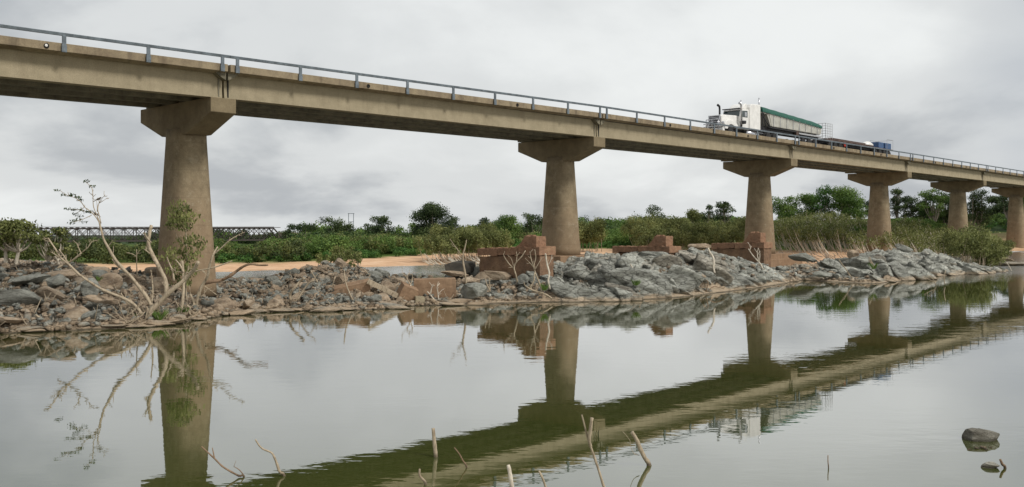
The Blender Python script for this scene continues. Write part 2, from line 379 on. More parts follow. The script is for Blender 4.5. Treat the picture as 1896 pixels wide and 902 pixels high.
def island(x, y, detail=True):
    px = pxof(x, y)
    ys = 7323 / (np.interp(px, SH[:, 0], SH[:, 1]) - HZ)
    w, hc, wb, hb = (np.interp(px, CR[:, 0], CR[:, k]) for k in (1, 2, 3, 4))
    w = w * (.9 + .25 * fbm(x * .25, y * .25, 5)); ys = ys + (fbm(x * .5, y * .5, 9) - .5) * 1.2
    d = y - ys; t = d / w
    up = hc * np.clip(t, 0, 1) ** .8
    dn = hc + (hb - hc) * sm(0, 1, (d - w) / np.maximum(wb - w, .1))
    h = np.where(t < 1, up, dn)
    h = np.where(d > wb, hb - (d - wb) * .35, h)
    h = np.where(d < 0, np.maximum(-1.4, d * .45), h)
    amp = sm(-.8, 2.2, d) * np.clip(1.2 - sm(wb - 4, wb + 2, d), .1, 1)
    big = sm(1010, 1060, px) * (1 - sm(1430, 1480, px)) + sm(1540, 1600, px)   # solid outcrop
    big = np.clip(big, 0, 1)
    # strata directions: outcrop facets are long and tilted
    ca, sa = math.cos(.9), math.sin(.9)
    u = x * ca + y * sa; v = -x * sa + y * ca
    qx = x + .5 * (fbm(x * 1.3, y * 1.3, 21) - .5); qy = y + .5 * (fbm(x * 1.3, y * 1.3, 22) - .5)
    u = u + 1.1 * (fbm(x * .5, y * .5, 23) - .5) + .3 * (fbm(x * 2, y * 2, 25) - .5); v = v + 1.1 * (fbm(x * .5, y * .5, 24) - .5) + .3 * (fbm(x * 2, y * 2, 26) - .5)
    f1, r1, e1 = facets(u / 3.4, v / 1.7, 101, .9)
    f2, r2, e2 = facets(u / 1.5, v / .7, 201, .9)
    f3, r3, e3 = facets(qx / 1.15, qy / 1.0, 301, .8)
    f4, r4, e4 = facets(qx / .5, qy / .45, 401, .8)
    f5, r5, e5 = facets(x / .21, y / .2, 501, .8)
    A = .45 * f1 + .22 * f2 - .22 * (1 - sm(0, .16, e1)) - .08 * (1 - sm(0, .12, e2)) + .10 * f4 * .6 + .16 * (fbm(x * 1.8, y * 1.8, 61) - .5)
    B = .36 * f3 + .22 * f4 - .14 * (1 - sm(0, .12, e3)) - .08 * (1 - sm(0, .15, e4)) + .09 * f5
    A = A * (.75 + .25 * np.clip(hc, 0, 2))
    h2 = h - .12 * big * amp + amp * (big * A + (1 - big) * B) * 1.0
    # flat silt aprons at the foot of the outcrop
    apron = np.clip(np.exp(-((px - 945) / 45) ** 2) + sm(1190, 1230, px) * (1 - sm(1440, 1470, px)) + .8 * np.exp(-((px - 1560) / 70) ** 2), 0, 1)
    am = apron * (1 - sm(1.2, 3.0, d)) * sm(-.6, .1, d)
    h2 = h2 * (1 - am) + am * (.05 + .09 * np.clip(d, 0, 3) + .05 * (fbm(x * 1.5, y * 1.5, 31) - .5))
    rc = big * (.5 * r1 + .5 * r2) + (1 - big) * (.5 * r3 + .5 * r4)
    tn = (1 - big) * np.clip(sm(.45, .62, .5 * fbm(x * .5, y * .5, 77) + .5 * r3 + .12 * (px < 500) * (1 - sm(3, 6, d))), 0, 1) + big * .25 * sm(.5, .7, fbm(x * .7, y * .7, 78))
    tn = np.where(am > .02, 1 + np.clip(am * 1.3 + (fbm(x * 2, y * 2, 88) - .5), 0, 1), tn)
    return h2, rc, tn
GC = {  # px: five (depth, height) knots of the far bank
    -600: [(70, -.9), (85, .5), (120, .9), (200, .6), (400, .2)], -50: [(80, -.04), (90, .3), (120, .8), (200, .5), (400, .1)],
    400: [(84, -.04), (98, .25), (130, .8), (200, .6), (400, .1)], 600: [(90, -.04), (102, .35), (140, .9), (200, .6), (400, .1)],
    800: [(98, -.04), (121, .45), (150, 1.1), (220, .7), (400, .1)], 1000: [(92, -.6), (128, .8), (160, 1.3), (220, .9), (400, .2)],
    1150: [(90, .0), (132, 1.0), (160, 1.5), (220, 1.4), (400, .6)], 1400: [(90, .0), (118, .95), (140, 2.4), (170, 4.5), (400, 4.6)],
    1550: [(92, .0), (123, .95), (145, 2.9), (175, 5.5), (400, 5.7)], 1700: [(106, -.6), (133, 1.1), (155, 3.4), (185, 5.8), (400, 6)],
    1850: [(146, -.7), (192, 3.0), (208, 4.5), (230, 7.6), (400, 8)], 2200: [(170, -.9), (200, 3), (215, 5), (240, 8), (400, 8)], 3500: [(170, -.9), (200, 3), (215, 5), (240, 8), (400, 8)]}
GK = np.array(sorted(GC)); GV = np.array([[c for kn in GC[k] for c in kn] for k in sorted(GC)], float)
def ground(x, y):
    x = np.asarray(x, float); y = np.asarray(y, float)
    px = np.clip(pxof(x, y), -600, 3500)
    kn = [np.interp(px, GK, GV[:, i]) for i in range(10)]
    zs = kn[0::2]; hs = kn[1::2]
    h = np.full(x.shape, -1.0)
    h = np.where(y > zs[0] - 6, -1.0 + (hs[0] + 1.0) * np.clip((y - zs[0] + 6) / 6, 0, 1), h)
    for i in range(4):
        t = np.clip((y - zs[i]) / (zs[i + 1] - zs[i]), 0, 1)
        h = np.where(y > zs[i], hs[i] + (hs[i + 1] - hs[i]) * t, h)
    h = h + sm(zs[0], zs[1] + 30, y) * (fbm(x * .06, y * .06, 41) - .5) * .8 + (y > zs[0]) * (fbm(x * .3, y * .3, 43) - .5) * .12
    h = h - np.where(y > 400, (y - 400) * .022, 0) - np.where((y <= 400) & (np.hypot(x, y) > 500), (np.hypot(x, y) - 500) * .02, 0)
    near = 3.9 * (1 - sm(1.0, 10.0, y + .6 * (fbm(x * .3, y * .3, 42) - .5)))     # the bank the camera stands on
    return h + near * (y < 20)
def gz(x, y): return float(ground(np.array([x]), np.array([y]))[0])
def iz(x, y): return float(island(np.array([float(x)]), np.array([float(y)]))[0][0])
def tz(x, y): return max(gz(x, y), iz(x, y))

# ground sheet, one piece to the horizon
def build_ground():
    az = np.concatenate([np.linspace(-180, -48, 60, endpoint=False), np.linspace(-48, 48, 620, endpoint=False), np.linspace(48, 180, 60)])
    rr = np.concatenate([np.linspace(.3, 20, 40, endpoint=False), np.geomspace(20, 70, 30, endpoint=False), np.linspace(70, 260, 170, endpoint=False), np.geomspace(260, 6000, 40)])
    A, RR = np.meshgrid(np.radians(az), rr)
    x = RR * np.sin(A); y = RR * np.cos(A); z = ground(x, y)
    n, m = A.shape
    V = np.stack([x, y, z], -1).reshape(-1, 3)
    i, j = np.meshgrid(np.arange(n - 1), np.arange(m - 1), indexing='ij')
    F = np.stack([i * m + j, i * m + j + 1, (i + 1) * m + j + 1, (i + 1) * m + j], -1).reshape(-1, 4)
    px = np.clip(pxof(x, y), -600, 3500); k1 = np.interp(px, GK, GV[:, 2])
    green = sm(-2, 4, y - k1 + 8 * (fbm(x * .2, y * .2, 55) - .5)); green = np.where(y < 12, .35, green); green = green + sm(150, 210, y)
    m_, nt, b = mat_new('ground_earth')
    at = N(nt, 'ShaderNodeAttribute', attribute_name='green'); geo = N(nt, 'ShaderNodeNewGeometry')
    n1 = N(nt, 'ShaderNodeTexNoise'); n1.inputs['Scale'].default_value = .35; n1.inputs['Detail'].default_value = 8; n1.inputs['Roughness'].default_value = .65
    nt.links.new(geo.outputs['Position'], n1.inputs['Vector'])
    n2 = N(nt, 'ShaderNodeTexNoise'); n2.inputs['Scale'].default_value = 3; n2.inputs['Detail'].default_value = 6
    nt.links.new(geo.outputs['Position'], n2.inputs['Vector'])
    sand = ramp_of(nt, n1.outputs[0], [(.3, (.42, .25, .145)), (.5, (.56, .36, .22)), (.7, (.64, .45, .30))]).outputs[0]
    sand = mixc(nt, maprange(nt, n2.outputs[0], .55, .75, 0, .5), sand, (.33, .22, .14))
    gr = ramp_of(nt, n1.outputs[0], [(.3, (.045, .085, .02)), (.55, (.09, .14, .03)), (.75, (.17, .17, .06))]).outputs[0]
    col = mixc(nt, at.outputs['Fac'], sand, gr); col = mixc(nt, maprange(nt, at.outputs['Fac'], 1.05, 1.8), col, (.035, .055, .022))
    sp = N(nt, 'ShaderNodeSeparateXYZ'); nt.links.new(geo.outputs['Position'], sp.inputs[0])
    col = mixc(nt, maprange(nt, sp.outputs[2], .05, -.35), col, (.10, .085, .045))
    nt.links.new(col, b.inputs['Base Color']); b.inputs['Roughness'].default_value = .95; b.inputs['Specular IOR Level'].default_value = .1
    bump(nt, b, n2.outputs[0], .5, .1)
    o = mesh_np('ground', V, F, m_, smooth=True, attrs={'green': ('POINT', green.ravel())})
    tag(o, kind='structure')
build_ground()

# river surface
def build_water():
    m, nt, b = mat_new('river_water')
    geo = N(nt, 'ShaderNodeNewGeometry')
    def wn(scale, stretch, rot, det=3):
        mp = N(nt, 'ShaderNodeMapping'); mp.inputs['Scale'].default_value = stretch; mp.inputs['Rotation'].default_value = (0, 0, rot)
        nt.links.new(geo.outputs['Position'], mp.inputs[0])
        n = N(nt, 'ShaderNodeTexNoise'); n.inputs['Scale'].default_value = scale; n.inputs['Detail'].default_value = det; n.inputs['Roughness'].default_value = .5
        nt.links.new(mp.outputs[0], n.inputs['Vector']); return n
    a = wn(1.4, (.45, 1, 1), R(-18)); c = wn(5.0, (.5, 1, 1), R(12), 2)
    patch = wn(.09, (.6, 1, 1), R(20), 3)
    pf = maprange(nt, patch.outputs[0], .42, .66, .25, 1.0)
    s = N(nt, 'ShaderNodeMath', operation='MULTIPLY_ADD'); s.inputs[1].default_value = .30; nt.links.new(c.outputs[0], s.inputs[0]); nt.links.new(a.outputs[0], s.inputs[2])
    spw = N(nt, 'ShaderNodeSeparateXYZ'); nt.links.new(geo.outputs['Position'], spw.inputs[0])
    shal = maprange(nt, spw.outputs[1], 70, 84)      # shallow, quicker water behind the bank is ruffled all over
    pw = N(nt, 'ShaderNodeMath', operation='MULTIPLY_ADD'); pw.inputs[1].default_value = 9; nt.links.new(shal, pw.inputs[0]); nt.links.new(pf, pw.inputs[2])
    dm = N(nt, 'ShaderNodeMath', operation='MULTIPLY'); dm.inputs[1].default_value = .0055; nt.links.new(pw.outputs[0], dm.inputs[0])
    bp = N(nt, 'ShaderNodeBump'); nt.links.new(dm.outputs[0], bp.inputs['Distance']); bp.inputs['Strength'].default_value = 1; nt.links.new(s.outputs[0], bp.inputs['Height'])
    nt.links.new(bp.outputs[0], b.inputs['Normal'])
    nt.links.new(bp.outputs[0], b.inputs['Normal'])
    b.inputs['Base Color'].default_value = (.050, .062, .014, 1); b.inputs['Roughness'].default_value = .6; b.inputs['Specular IOR Level'].default_value = 0
    gl = N(nt, 'ShaderNodeBsdfGlossy'); nt.links.new(maprange(nt, spw.outputs[1], 70, 84, .015, .16), gl.inputs['Roughness']); gl.inputs['Color'].default_value = (.985, .975, .99, 1); nt.links.new(bp.outputs[0], gl.inputs['Normal'])
    lw = N(nt, 'ShaderNodeLayerWeight'); lw.inputs[0].default_value = .5; nt.links.new(bp.outputs[0], lw.inputs['Normal'])
    fr = maprange(nt, lw.outputs['Facing'], .56, 1.0, .08, .98)
    ms = N(nt, 'ShaderNodeMixShader'); nt.links.new(fr, ms.inputs[0]); nt.links.new(b.outputs[0], ms.inputs[1]); nt.links.new(gl.outputs[0], ms.inputs[2]); nt.links.new(ms.outputs[0], nt.nodes['Material Output'].inputs[0])
    rr = np.concatenate([[.5], np.geomspace(5, 480, 18)]); az = np.radians(np.linspace(-180, 180, 73))
    A, RR = np.meshgrid(az, rr); x = RR * np.sin(A); y = RR * np.cos(A); n, mm = A.shape
    V = np.stack([x, y, np.zeros_like(x)], -1).reshape(-1, 3)
    i, j = np.meshgrid(np.arange(n - 1), np.arange(mm - 1), indexing='ij')
    F = np.stack([i * mm + j, (i + 1) * mm + j, (i + 1) * mm + j + 1, i * mm + j + 1], -1).reshape(-1, 4)
    tag(mesh_np('river_water', V, F, m, smooth=True), kind='structure')
build_water()

# rocky bank: bedrock and packed rubble
def build_island():
    pxs = np.linspace(-260, 1955, 1250); nrow = 250
    u = np.linspace(0, 1, nrow) ** 1.35
    ys = 7323 / (np.interp(pxs, SH[:, 0], SH[:, 1]) - HZ); wb = np.interp(pxs, CR[:, 0], CR[:, 3])
    P, U = np.meshgrid(pxs, u); Y = ys[None] - 3 + (wb[None] + 7) * U
    X = (P - CX) / FPX * Y
    h, rc, tn = island(X, Y)
    n, m = P.shape
    V = np.stack([X, Y, h], -1).reshape(-1, 3)
    i, j = np.meshgrid(np.arange(n - 1), np.arange(m - 1), indexing='ij')
    F = np.stack([i * m + j, i * m + j + 1, (i + 1) * m + j + 1, (i + 1) * m + j], -1).reshape(-1, 4)
    o = mesh_np('rock_terrain', V, F, M_ROCKF, smooth=True, attrs={'rc': ('POINT', rc.ravel()), 'tan': ('POINT', tn.ravel())})
    tag(o, kind='structure')
build_island()

# ------------------------------------------------------------------ road bridge
bridge = empty('road_bridge', tuple(BP(0, 3.8, 0)), RZ, 'long beige concrete road bridge on tapered single-column piers with a steel guard rail', 'bridge')
Q0 = -3.8   # local y of the near girder face
def L(t, q, z): return (t, q - 3.8, z)
def sweep(mb, sec, t0, t1, zf, n=6):
    """section (q, dz) polygon swept along the bridge"""
    ts = np.linspace(t0, t1, n); k = len(sec); P = []
    for t in ts: P += [L(t, q, zf(t) + dz) for q, dz in sec]
    F = [(i * k + a, i * k + (a + 1) % k, (i + 1) * k + (a + 1) % k, (i + 1) * k + a) for i in range(n - 1) for a in range(k)]
    F += [tuple(range(k))[::-1], tuple((n - 1) * k + a for a in range(k))]
    mb.add(P, F)
def shaft_section(a, b, z, n=40, e=2.7):
    out = []
    for k in range(n):
        t = 2 * math.pi * k / n; c, s = math.cos(t), math.sin(t)
        out.append((a * math.copysign(abs(c) ** (2 / e), c), b * math.copysign(abs(s) ** (2 / e), s), z))
    return out
for i in range(len(JT) - 1):
    t0, t1 = JT[i] + .06, JT[i + 1] - .06
    for gi, q in enumerate((0, 1.95, 3.9, 5.85)):
        mb = MB()   # I girder
        e = q + 1.3 if gi < 3 else q + 1.4
        qq = q
        sec = [(qq, 0), (qq + .55, 0), (qq + .55, .22), (qq + .40, .36), (qq + .40, .95), (qq + .62, 1.15), (qq + .62, 1.24), (qq - .02, 1.24), (qq - .02, 1.12), (qq + .10, .95), (qq + .10, .34), (qq, .2)]
        if gi == 0: sec = [(0, 0), (.6, 0), (.6, 1.24), (.0, 1.24), (.035, 1.0), (.04, .45)]
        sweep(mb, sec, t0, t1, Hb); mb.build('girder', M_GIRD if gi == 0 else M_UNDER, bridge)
    mb = MB(); sweep(mb, [(-.12, 1.243), (7.78, 1.243), (7.78, 1.42), (-.12, 1.42)], t0, t1, Hb); mb.build('deck', M_ASPH, bridge)
    # kerb / slab edge both sides, with cantilever haunch
    for side in (0, 1):
        f = (lambda q: q) if side == 0 else (lambda q: 7.66 - q)
        sec = [(-.58, 1.26), (-.125, 1.16), (-.125, 1.62), (-.58, 1.62)]
        sec = [(f(q), z) for q, z in sec]
        mb = MB(); sweep(mb, sec, t0 + .01, t1 - .01, lambda t: Hb(t) + (hr(t) - 2.06) * .55, 8); mb.build('kerb', M_KERB, bridge, bevel=.015)
    # end diaphragm, stained joint
    for ta, tb in ((t0, t0 + .3), (t1 - .3, t1)):
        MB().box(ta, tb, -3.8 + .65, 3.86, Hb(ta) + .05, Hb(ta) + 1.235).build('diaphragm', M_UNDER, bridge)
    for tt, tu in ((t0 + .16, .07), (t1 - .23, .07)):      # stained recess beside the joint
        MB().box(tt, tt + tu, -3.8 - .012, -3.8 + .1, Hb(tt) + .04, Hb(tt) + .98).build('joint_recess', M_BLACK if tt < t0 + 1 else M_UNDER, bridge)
    for tt, sg in ((t0, 1), (t1, -1)):                     # flared corbel under the kerb end
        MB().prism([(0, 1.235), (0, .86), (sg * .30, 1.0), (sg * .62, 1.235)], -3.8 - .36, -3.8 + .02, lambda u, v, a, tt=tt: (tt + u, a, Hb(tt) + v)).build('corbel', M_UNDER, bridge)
    # guard rail
    rail = MB()
    for q in (-.62, 8.24):
        sweep(rail, [(q - .05, -.13), (q + .05, -.13), (q + .07, -.02), (q + .05, 0), (q - .05, 0), (q - .07, -.02)], t0 - .05, t1 + .05, lambda t: Hb(t) + hr(t), 8)
    ro = rail.build('guard_rail', M_STEEL, bridge)
    span = t1 - t0
    for k in range(9):
        t = t0 + .35 + (span - .7) * k / 8
        for q in ((-.62, 8.24) if k % 1 == 0 else (-.62,)):
            if q > 0 and i > 5: continue
            m2 = MB(); z0 = Hb(t) + 1.24 + (hr(t) - 2.06) * .55; z1 = Hb(t) + hr(t) - .03
            o_ = q - .03 if q < 0 else q + .03
            m2.box(t - .085, t + .085, o_ - 3.8 - .035, o_ - 3.8 + .035, z0, z1 - .1); m2.box(t - .06, t + .06, o_ - 3.8 - .03, o_ - 3.8 + .06, z1 - .12, z1 + .015)
            m2.box(t - .11, t + .11, o_ - 3.8 - .045, o_ - 3.8 + .02, z0 - .02, z0 + .3)
            if q < 0 or (i in (0, 1, 2) and k % 2 == 0): m2.build('post', M_STEEL, ro, bevel=.01)
# scuppers in the kerb face
for x in (86, 682, 958, 1241, 1385, 1544, 1631, 1732, 1789):
    t = px_t(x, -.59); z = Hb(t) + 1.42 + (hr(t) - 2.06) * .55
    mb = MB(); mb.lathe([(.11, -.05), (.11, .03), (.075, .032), (.07, .0)], 14, Matrix.Translation(Vector(L(t, -.585, z))) @ Matrix.Rotation(R(90), 4, 'X'))
    o = mb.build('drain_hole', M_BLACK, bridge)
    if x == 86:
        m2 = MB(); m2.lathe([(.06, 0), (.06, .02), (.02, .03)], 12, Matrix.Translation(Vector(L(t - .02, -.62, z + .01))) @ Matrix.Rotation(R(90), 4, 'X'))
        m2.build('pale_disc', M_WHITE, o)  # plain white disc in front of this one drain hole
# piers
for i, t in enumerate(JT):
    t += [0, 0, .35, .7, 1.1, 1.2, 1.2, 1.2, 1.2][i]
    zt = Hb(t); ce = zt - .73; cb = zt - 1.66
    if i == 0 or i > 6: base = -1.2
    else: base = {1: .6, 2: 2.0, 3: 1.4, 4: .3, 5: .2, 6: -1.2}[i]
    mb = MB(); nseg = 14; k = 40; P = []
    for s in range(nseg + 1):
        f = s / nseg; z = base + (cb + .3 - base) * f; h = (zt - 1.66 - z)
        w = 1.06 + max(0, h) * .066
        P += [(t + a, b, zz) for a, b, zz in shaft_section(w * .86, w * .98, z, k)]
    F = [(r * k + a, r * k + (a + 1) % k, (r + 1) * k + (a + 1) % k, (r + 1) * k + a) for r in range(nseg) for a in range(k)] + [tuple(range(k))[::-1], tuple(nseg * k + a for a in range(k))]
    mb.add(P, F); pr = mb.build('pier', M_PIER, bridge, smooth=True)
    mb = MB()
    poly = [(-3.83, -.002), (-3.83, ce - zt), (-1.35, cb - zt), (1.35, cb - zt), (3.83, ce - zt), (3.83, -.002)]
    mb.prism(poly, -.70, .70, lambda u, v, a: (t + a, u, zt + v)); cp = mb.build('pier_cap', M_CAP, pr, bevel=.03)
    mb = MB()
    for q in (.3, 2.2, 4.15, 6.1):
        pass
    if i in (2, 3):   # plinths
        mb = MB(); mb.box(t - 2.5, t + 3.1, -2.1, 2.1, -.8, base + .04); mb.build('plinth', M_PLINTH, pr, bevel=.05)
        if i == 3:
            mb = MB(); mb.box(t - 3.0, t + 4.2, -2.7, 2.6, -.8, base - .45); mb.build('plinth', M_PLINTH, pr, bevel=.05)

# ------------------------------------------------------------------ ruined piers
CL = bpy.data.textures.new('weathering', 'CLOUDS'); CL.noise_scale = .35; CL.noise_depth = 3
def weather(o, strength=.12, lv=4):
    m = o.modifiers.new('subdivide', 'SUBSURF'); m.subdivision_type = 'SIMPLE'; m.levels = lv; m.render_levels = lv
    m = o.modifiers.new('weathering', 'DISPLACE'); m.texture = CL; m.texture_coords = 'LOCAL'; m.strength = strength; m.mid_level = .5; return o
def ruin(px_far, Zfar, Ln, top0, top1, label, stub_top):
    F0 = W(px_far, HZ, Zfar); d = np.array([D2[1], -D2[0]])   # towards the near end
    p0 = F0[:2]; near = p0 + d * Ln
    ctr = near
    root = empty('ruined_pier', (near[0], near[1], 0), RZ, label, 'ruined pier', 'row of ruined brown piers')
    # local x = D (thickness), local y = N (0 at the near end .. Ln far end)
    g = .1
    mb = MB(); Th = 1.25
    mb.add([(0, 0, -.5), (Th, 0, -.5), (Th, Ln, -.5), (0, Ln, -.5), (0, 0, top1 - .5), (Th, 0, top1 - .5), (Th, Ln, top0 - .5), (0, Ln, top0 - .5)],
           [(0, 3, 2, 1), (4, 5, 6, 7), (0, 1, 5, 4), (1, 2, 6, 5), (2, 3, 7, 6), (3, 0, 4, 7)])
    weather(mb.build('body', M_MAS, root), .12, 5)
    # broken coping with an uneven lower lip
    mb = MB(); rng = random.Random(int(px_far)); segs = 9
    for s in range(segs):
        a = s / segs; b = (s + 1) / segs; za = top1 + (top0 - top1) * a; zb = top1 + (top0 - top1) * b; dr = rng.uniform(-.05, .06); du = rng.uniform(-.03, .03)
        x0 = -g - rng.uniform(0, .04); y0 = a * Ln + (-.08 if s == 0 else .012); y1 = b * Ln + (.08 if s == segs - 1 else 0)
        mb.add([(x0, y0, za - .46 + dr), (Th + g, y0, za - .46 + dr), (Th + g, y1, zb - .46 + dr), (x0, y1, zb - .46 + dr), (x0, y0, za + du), (Th + g, y0, za + du), (Th + g, y1, zb + du), (x0, y1, zb + du)],
               [(0, 3, 2, 1), (4, 5, 6, 7), (0, 1, 5, 4), (1, 2, 6, 5), (2, 3, 7, 6), (3, 0, 4, 7)])
    weather(mb.build('coping', M_COPE, root), .14, 3)
    mb = MB(); y0 = .35; sx = 1.05
    poly = [(y0, top1 - .03), (y0, stub_top), (y0 + .95, stub_top + .02), (y0 + 1.15, stub_top - .3), (y0 + 1.6, top1 - .03)]
    mb.prism(poly, .08, .95, lambda u, v, a: (a, u, v)); weather(mb.build('broken_upstand', M_COPE, root), .10, 4)
    for (a, b, c, w_) in ((.2, .42, stub_top + .02, .16), (.55, .95, stub_top + .02, .2)):
        mb = MB(); mb.box(a, a + .25, y0 + b - .1, y0 + b + w_, c - .06, c + .07); mb.build('broken_brick', M_COPE, root, bevel=.03)
    return root
ruin(888, 58.0, 5.05, 2.85, 3.05, 'brown masonry ruined pier left of the second concrete column, largest of the three ruins', 3.66)
ruin(1137, 68.3, 4.85, 2.75, 2.85, 'reddish ruined pier half buried by grey rock between the second and third columns', 3.55)
ruin(1320, 78.6, 4.75, 2.80, 2.93, 'reddish-brown ruined pier standing just before the third concrete column', 3.72)

# ------------------------------------------------------------------ boulders
def hull_mesh(seed, nplane=13, squash=(1, .85, .62)):
    """angular boulder: sphere cut by random planes, then slightly roughened"""
    rng = np.random.default_rng(seed)
    import bmesh
    bm = bmesh.new(); bmesh.ops.create_icosphere(bm, subdivisions=3, radius=1)
    dirs = rng.normal(size=(nplane, 3)); dirs /= np.linalg.norm(dirs, axis=1)[:, None]; off = rng.uniform(.48, .85, nplane)
    V = np.array([v.co for v in bm.verts])
    for _ in range(2):
        for d, o in zip(dirs, off):
            k = V @ d; V = V - np.outer(np.maximum(k - o, 0), d)
    V += rng.normal(size=V.shape) * .012
    V *= np.array(squash)
    for v, c in zip(bm.verts, V): v.co = c
    me = bpy.data.meshes.new('boulder'); bm.to_mesh(me); bm.free(); me.materials.append(M_ROCK); return me
ROCKH = hull_mesh(4242, 8, (1.1, .8, .62))
HULLS = [hull_mesh(900 + i, 9 + i % 6, (1, random.Random(i).uniform(.6, .95), random.Random(i + 50).uniform(.42, .72))) for i in range(14)]
rng = random.Random(4)
zone_of = [(-400, 'at the far left bank'), (150, 'behind the big dead tree'), (300, 'around the foot of the first concrete column'), (430, 'of the low bank right of the first column'), (560, 'on the debris heap in the middle of the bank'), (780, 'before the brown masonry block'), (900, 'below the largest ruined pier'), (1020, 'on the grey outcrop'), (1440, 'by the third column plinth'), (1540, 'on the far right outcrop')]
def zone(px):
    z = zone_of[0][1]
    for a, b in zone_of:
        if px >= a: z = b
    return z
cols = ['grey', 'brown', 'tan']
def boulder(x, y, z, s, mesh=None, label=None, group=None, rot=None):
    o = bpy.data.objects.new('boulder', mesh or rng.choice(HULLS)); COL.objects.link(o)
    o.location = (x, y, z); o.scale = (s, s * rng.uniform(.8, 1.1), s * rng.uniform(.8, 1.2))
    o.rotation_euler = rot or (rng.uniform(-.45, .45), rng.uniform(-.45, .45), rng.uniform(0, 6.28))
    return tag(o, label, 'boulder', group)
def scatter(n, pa, pb, smin, smax, dmin, dmax, power=2.2):
    for _ in range(n):
        px = rng.uniform(pa, pb); ys = 7323 / (np.interp(px, SH[:, 0], SH[:, 1]) - HZ)
        y = ys + rng.uniform(dmin, dmax); x = (px - CX) / FPX * y
        s = smin + (smax - smin) * rng.random() ** power
        z = iz(x, y)
        if z < -.1: continue
        if abs(px - 345) < 50 and y < 50 and y > 46: continue
        size = 'large' if s > .75 else 'medium-sized' if s > .42 else 'small'
        zn = zone(px)
        boulder(x, y, max(z, 0) + s * .12, s, None, f'{size} angular boulder lying loose {zn}', f'boulders {zn}')
scatter(85, -150, 300, .28, .85, .3, 12, 1.6)
scatter(56, 250, 560, .28, .85, .2, 12, 1.8)
scatter(54, 540, 780, .28, .85, .2, 13, 1.8)
scatter(30, 770, 900, .3, .9, 1.5, 10)
scatter(12, 1440, 1600, .25, .6, 2.0, 8)
for _ in range(48):
    px = rng.uniform(-80, 905); ys = 7323 / (np.interp(px, SH[:, 0], SH[:, 1]) - HZ); y = ys + rng.uniform(-.35, 1.3); x = (px - CX) / FPX * y; sz = rng.uniform(.3, .85)
    o = boulder(x, y, rng.uniform(.0, .12), sz, None, f'flat rock at the waterline {zone(px)}', f'flat waterline rocks {zone(px)}', (rng.uniform(-.12, .12), rng.uniform(-.14, .14), rng.uniform(-.5, .5)))
    o.scale = (sz * 1.35, sz * .8, sz * rng.uniform(.28, .5))
# named boulders of the photograph
def nb(px, py, Z, s, label, mesh, sc=(1, 1, 1), rot=(0, 0, 0), mat=None):
    p = W(px, py, Z); o = boulder(p[0], p[1], p[2], s, HULLS[mesh], label, None, rot); o.scale = tuple(s * c for c in sc)
    if s == .46: o.data = ROCKH; o.scale = (.47, .36, .42)
    if Z < 20: o.material_slots[0].link = 'OBJECT'; o.material_slots[0].material = M_ROCKW
    return o
nb(30, 552, 39.5, 1.0, 'biggest brown-grey boulder at the left edge of the bank', 3, (1.15, .9, .8), (.1, .12, .4))
nb(18, 594, 37.6, .75, 'dark low boulder at the water below the biggest left boulder', 5, (1.2, .8, .6), (0, .1, 1))
nb(110, 515, 44, .95, 'slanting grey slab boulder under the left olive tree', 2, (1.2, .8, .7), (.2, -.3, .2))
nb(60, 518, 43.5, .9, 'broad grey ledge boulder at the top of the left bank', 8, (1.5, .8, .45), (0, -.1, .1))
nb(190, 556, 40.5, .75, 'orange-brown layered boulder beside the dead tree base', 7, (1.1, .8, .7), (.1, .2, .9))
nb(877, 541, 50.6, 1.0, 'big grey boulder with a dark hollow at the water below the brown block', 6, (1.25, .9, .8), (.2, .1, 2.1))
nb(925, 512, 55.5, 1.05, 'rounded grey boulder leaning on the largest ruined pier', 9, (1.3, .9, .75), (0, .2, .5))
nb(970, 520, 54, .8, 'grey boulder right of the rounded one at the foot of the largest ruin', 4, (1.1, .8, .7), (0, -.2, 1.5))
nb(848, 508, 57, .8, 'grey slab boulder beneath the overhanging dark slab', 1, (1.5, .8, .5), (0, .1, .2))
nb(1300, 456, 80, 1.1, 'smooth round grey boulder between the second and third ruined piers', 10, (1.25, .9, .7), (0, 0, .3))
nb(1491, 478, 79, 1.35, 'rounded grey boulder right of the third column plinth', 11, (1.15, .9, .62), (0, .15, .2))
nb(1580, 474, 80, .8, 'dark cubic boulder left of the far right outcrop', 12, (.9, .9, .9), (.3, .3, .8))
nb(1527, 508, 71, .75, 'grey boulder on the pebbly spit by the right-hand water', 0, (1.5, .8, .6), (0, .1, .3))
nb(1672, 460, 88, 1.0, 'pointed grey boulder capping the far right outcrop beside the fourth column', 13, (1.2, .8, .9), (.2, .5, 0))
nb(1870, 489, 100, 1.7, 'low dark boulder in the shallows beside the last column', 5, (1.8, .9, .42), (0, 0, .2))
nb(1845, 481, 108, 1.6, 'flat wet boulder behind the tip of the right outcrop', 2, (1.9, .8, .4), (0, 0, -.1))
o = nb(1812, 814, 18.5, .46, 'lone angular grey rock standing in the water at lower right', 6, (1.06, .75, .72), (.25, -.12, .3))
nb(1836, 863, 16.35, .19, 'small slab of rock awash below the lone lower-right rock', 2, (1.15, .7, .55), (.1, -.15, .3))
for i, (px, py, s) in enumerate(((1794, 833, .035), (1808, 831, .05), (1820, 830, .08), (1833, 829, .045), (1826, 833, .04))):
    p = W(px, py, 7323 / (py - HZ)); boulder(p[0], p[1], .0, s * 1.3, None, 'pebble just breaking the surface below the lone rock', 'pebbles below the lone rock')
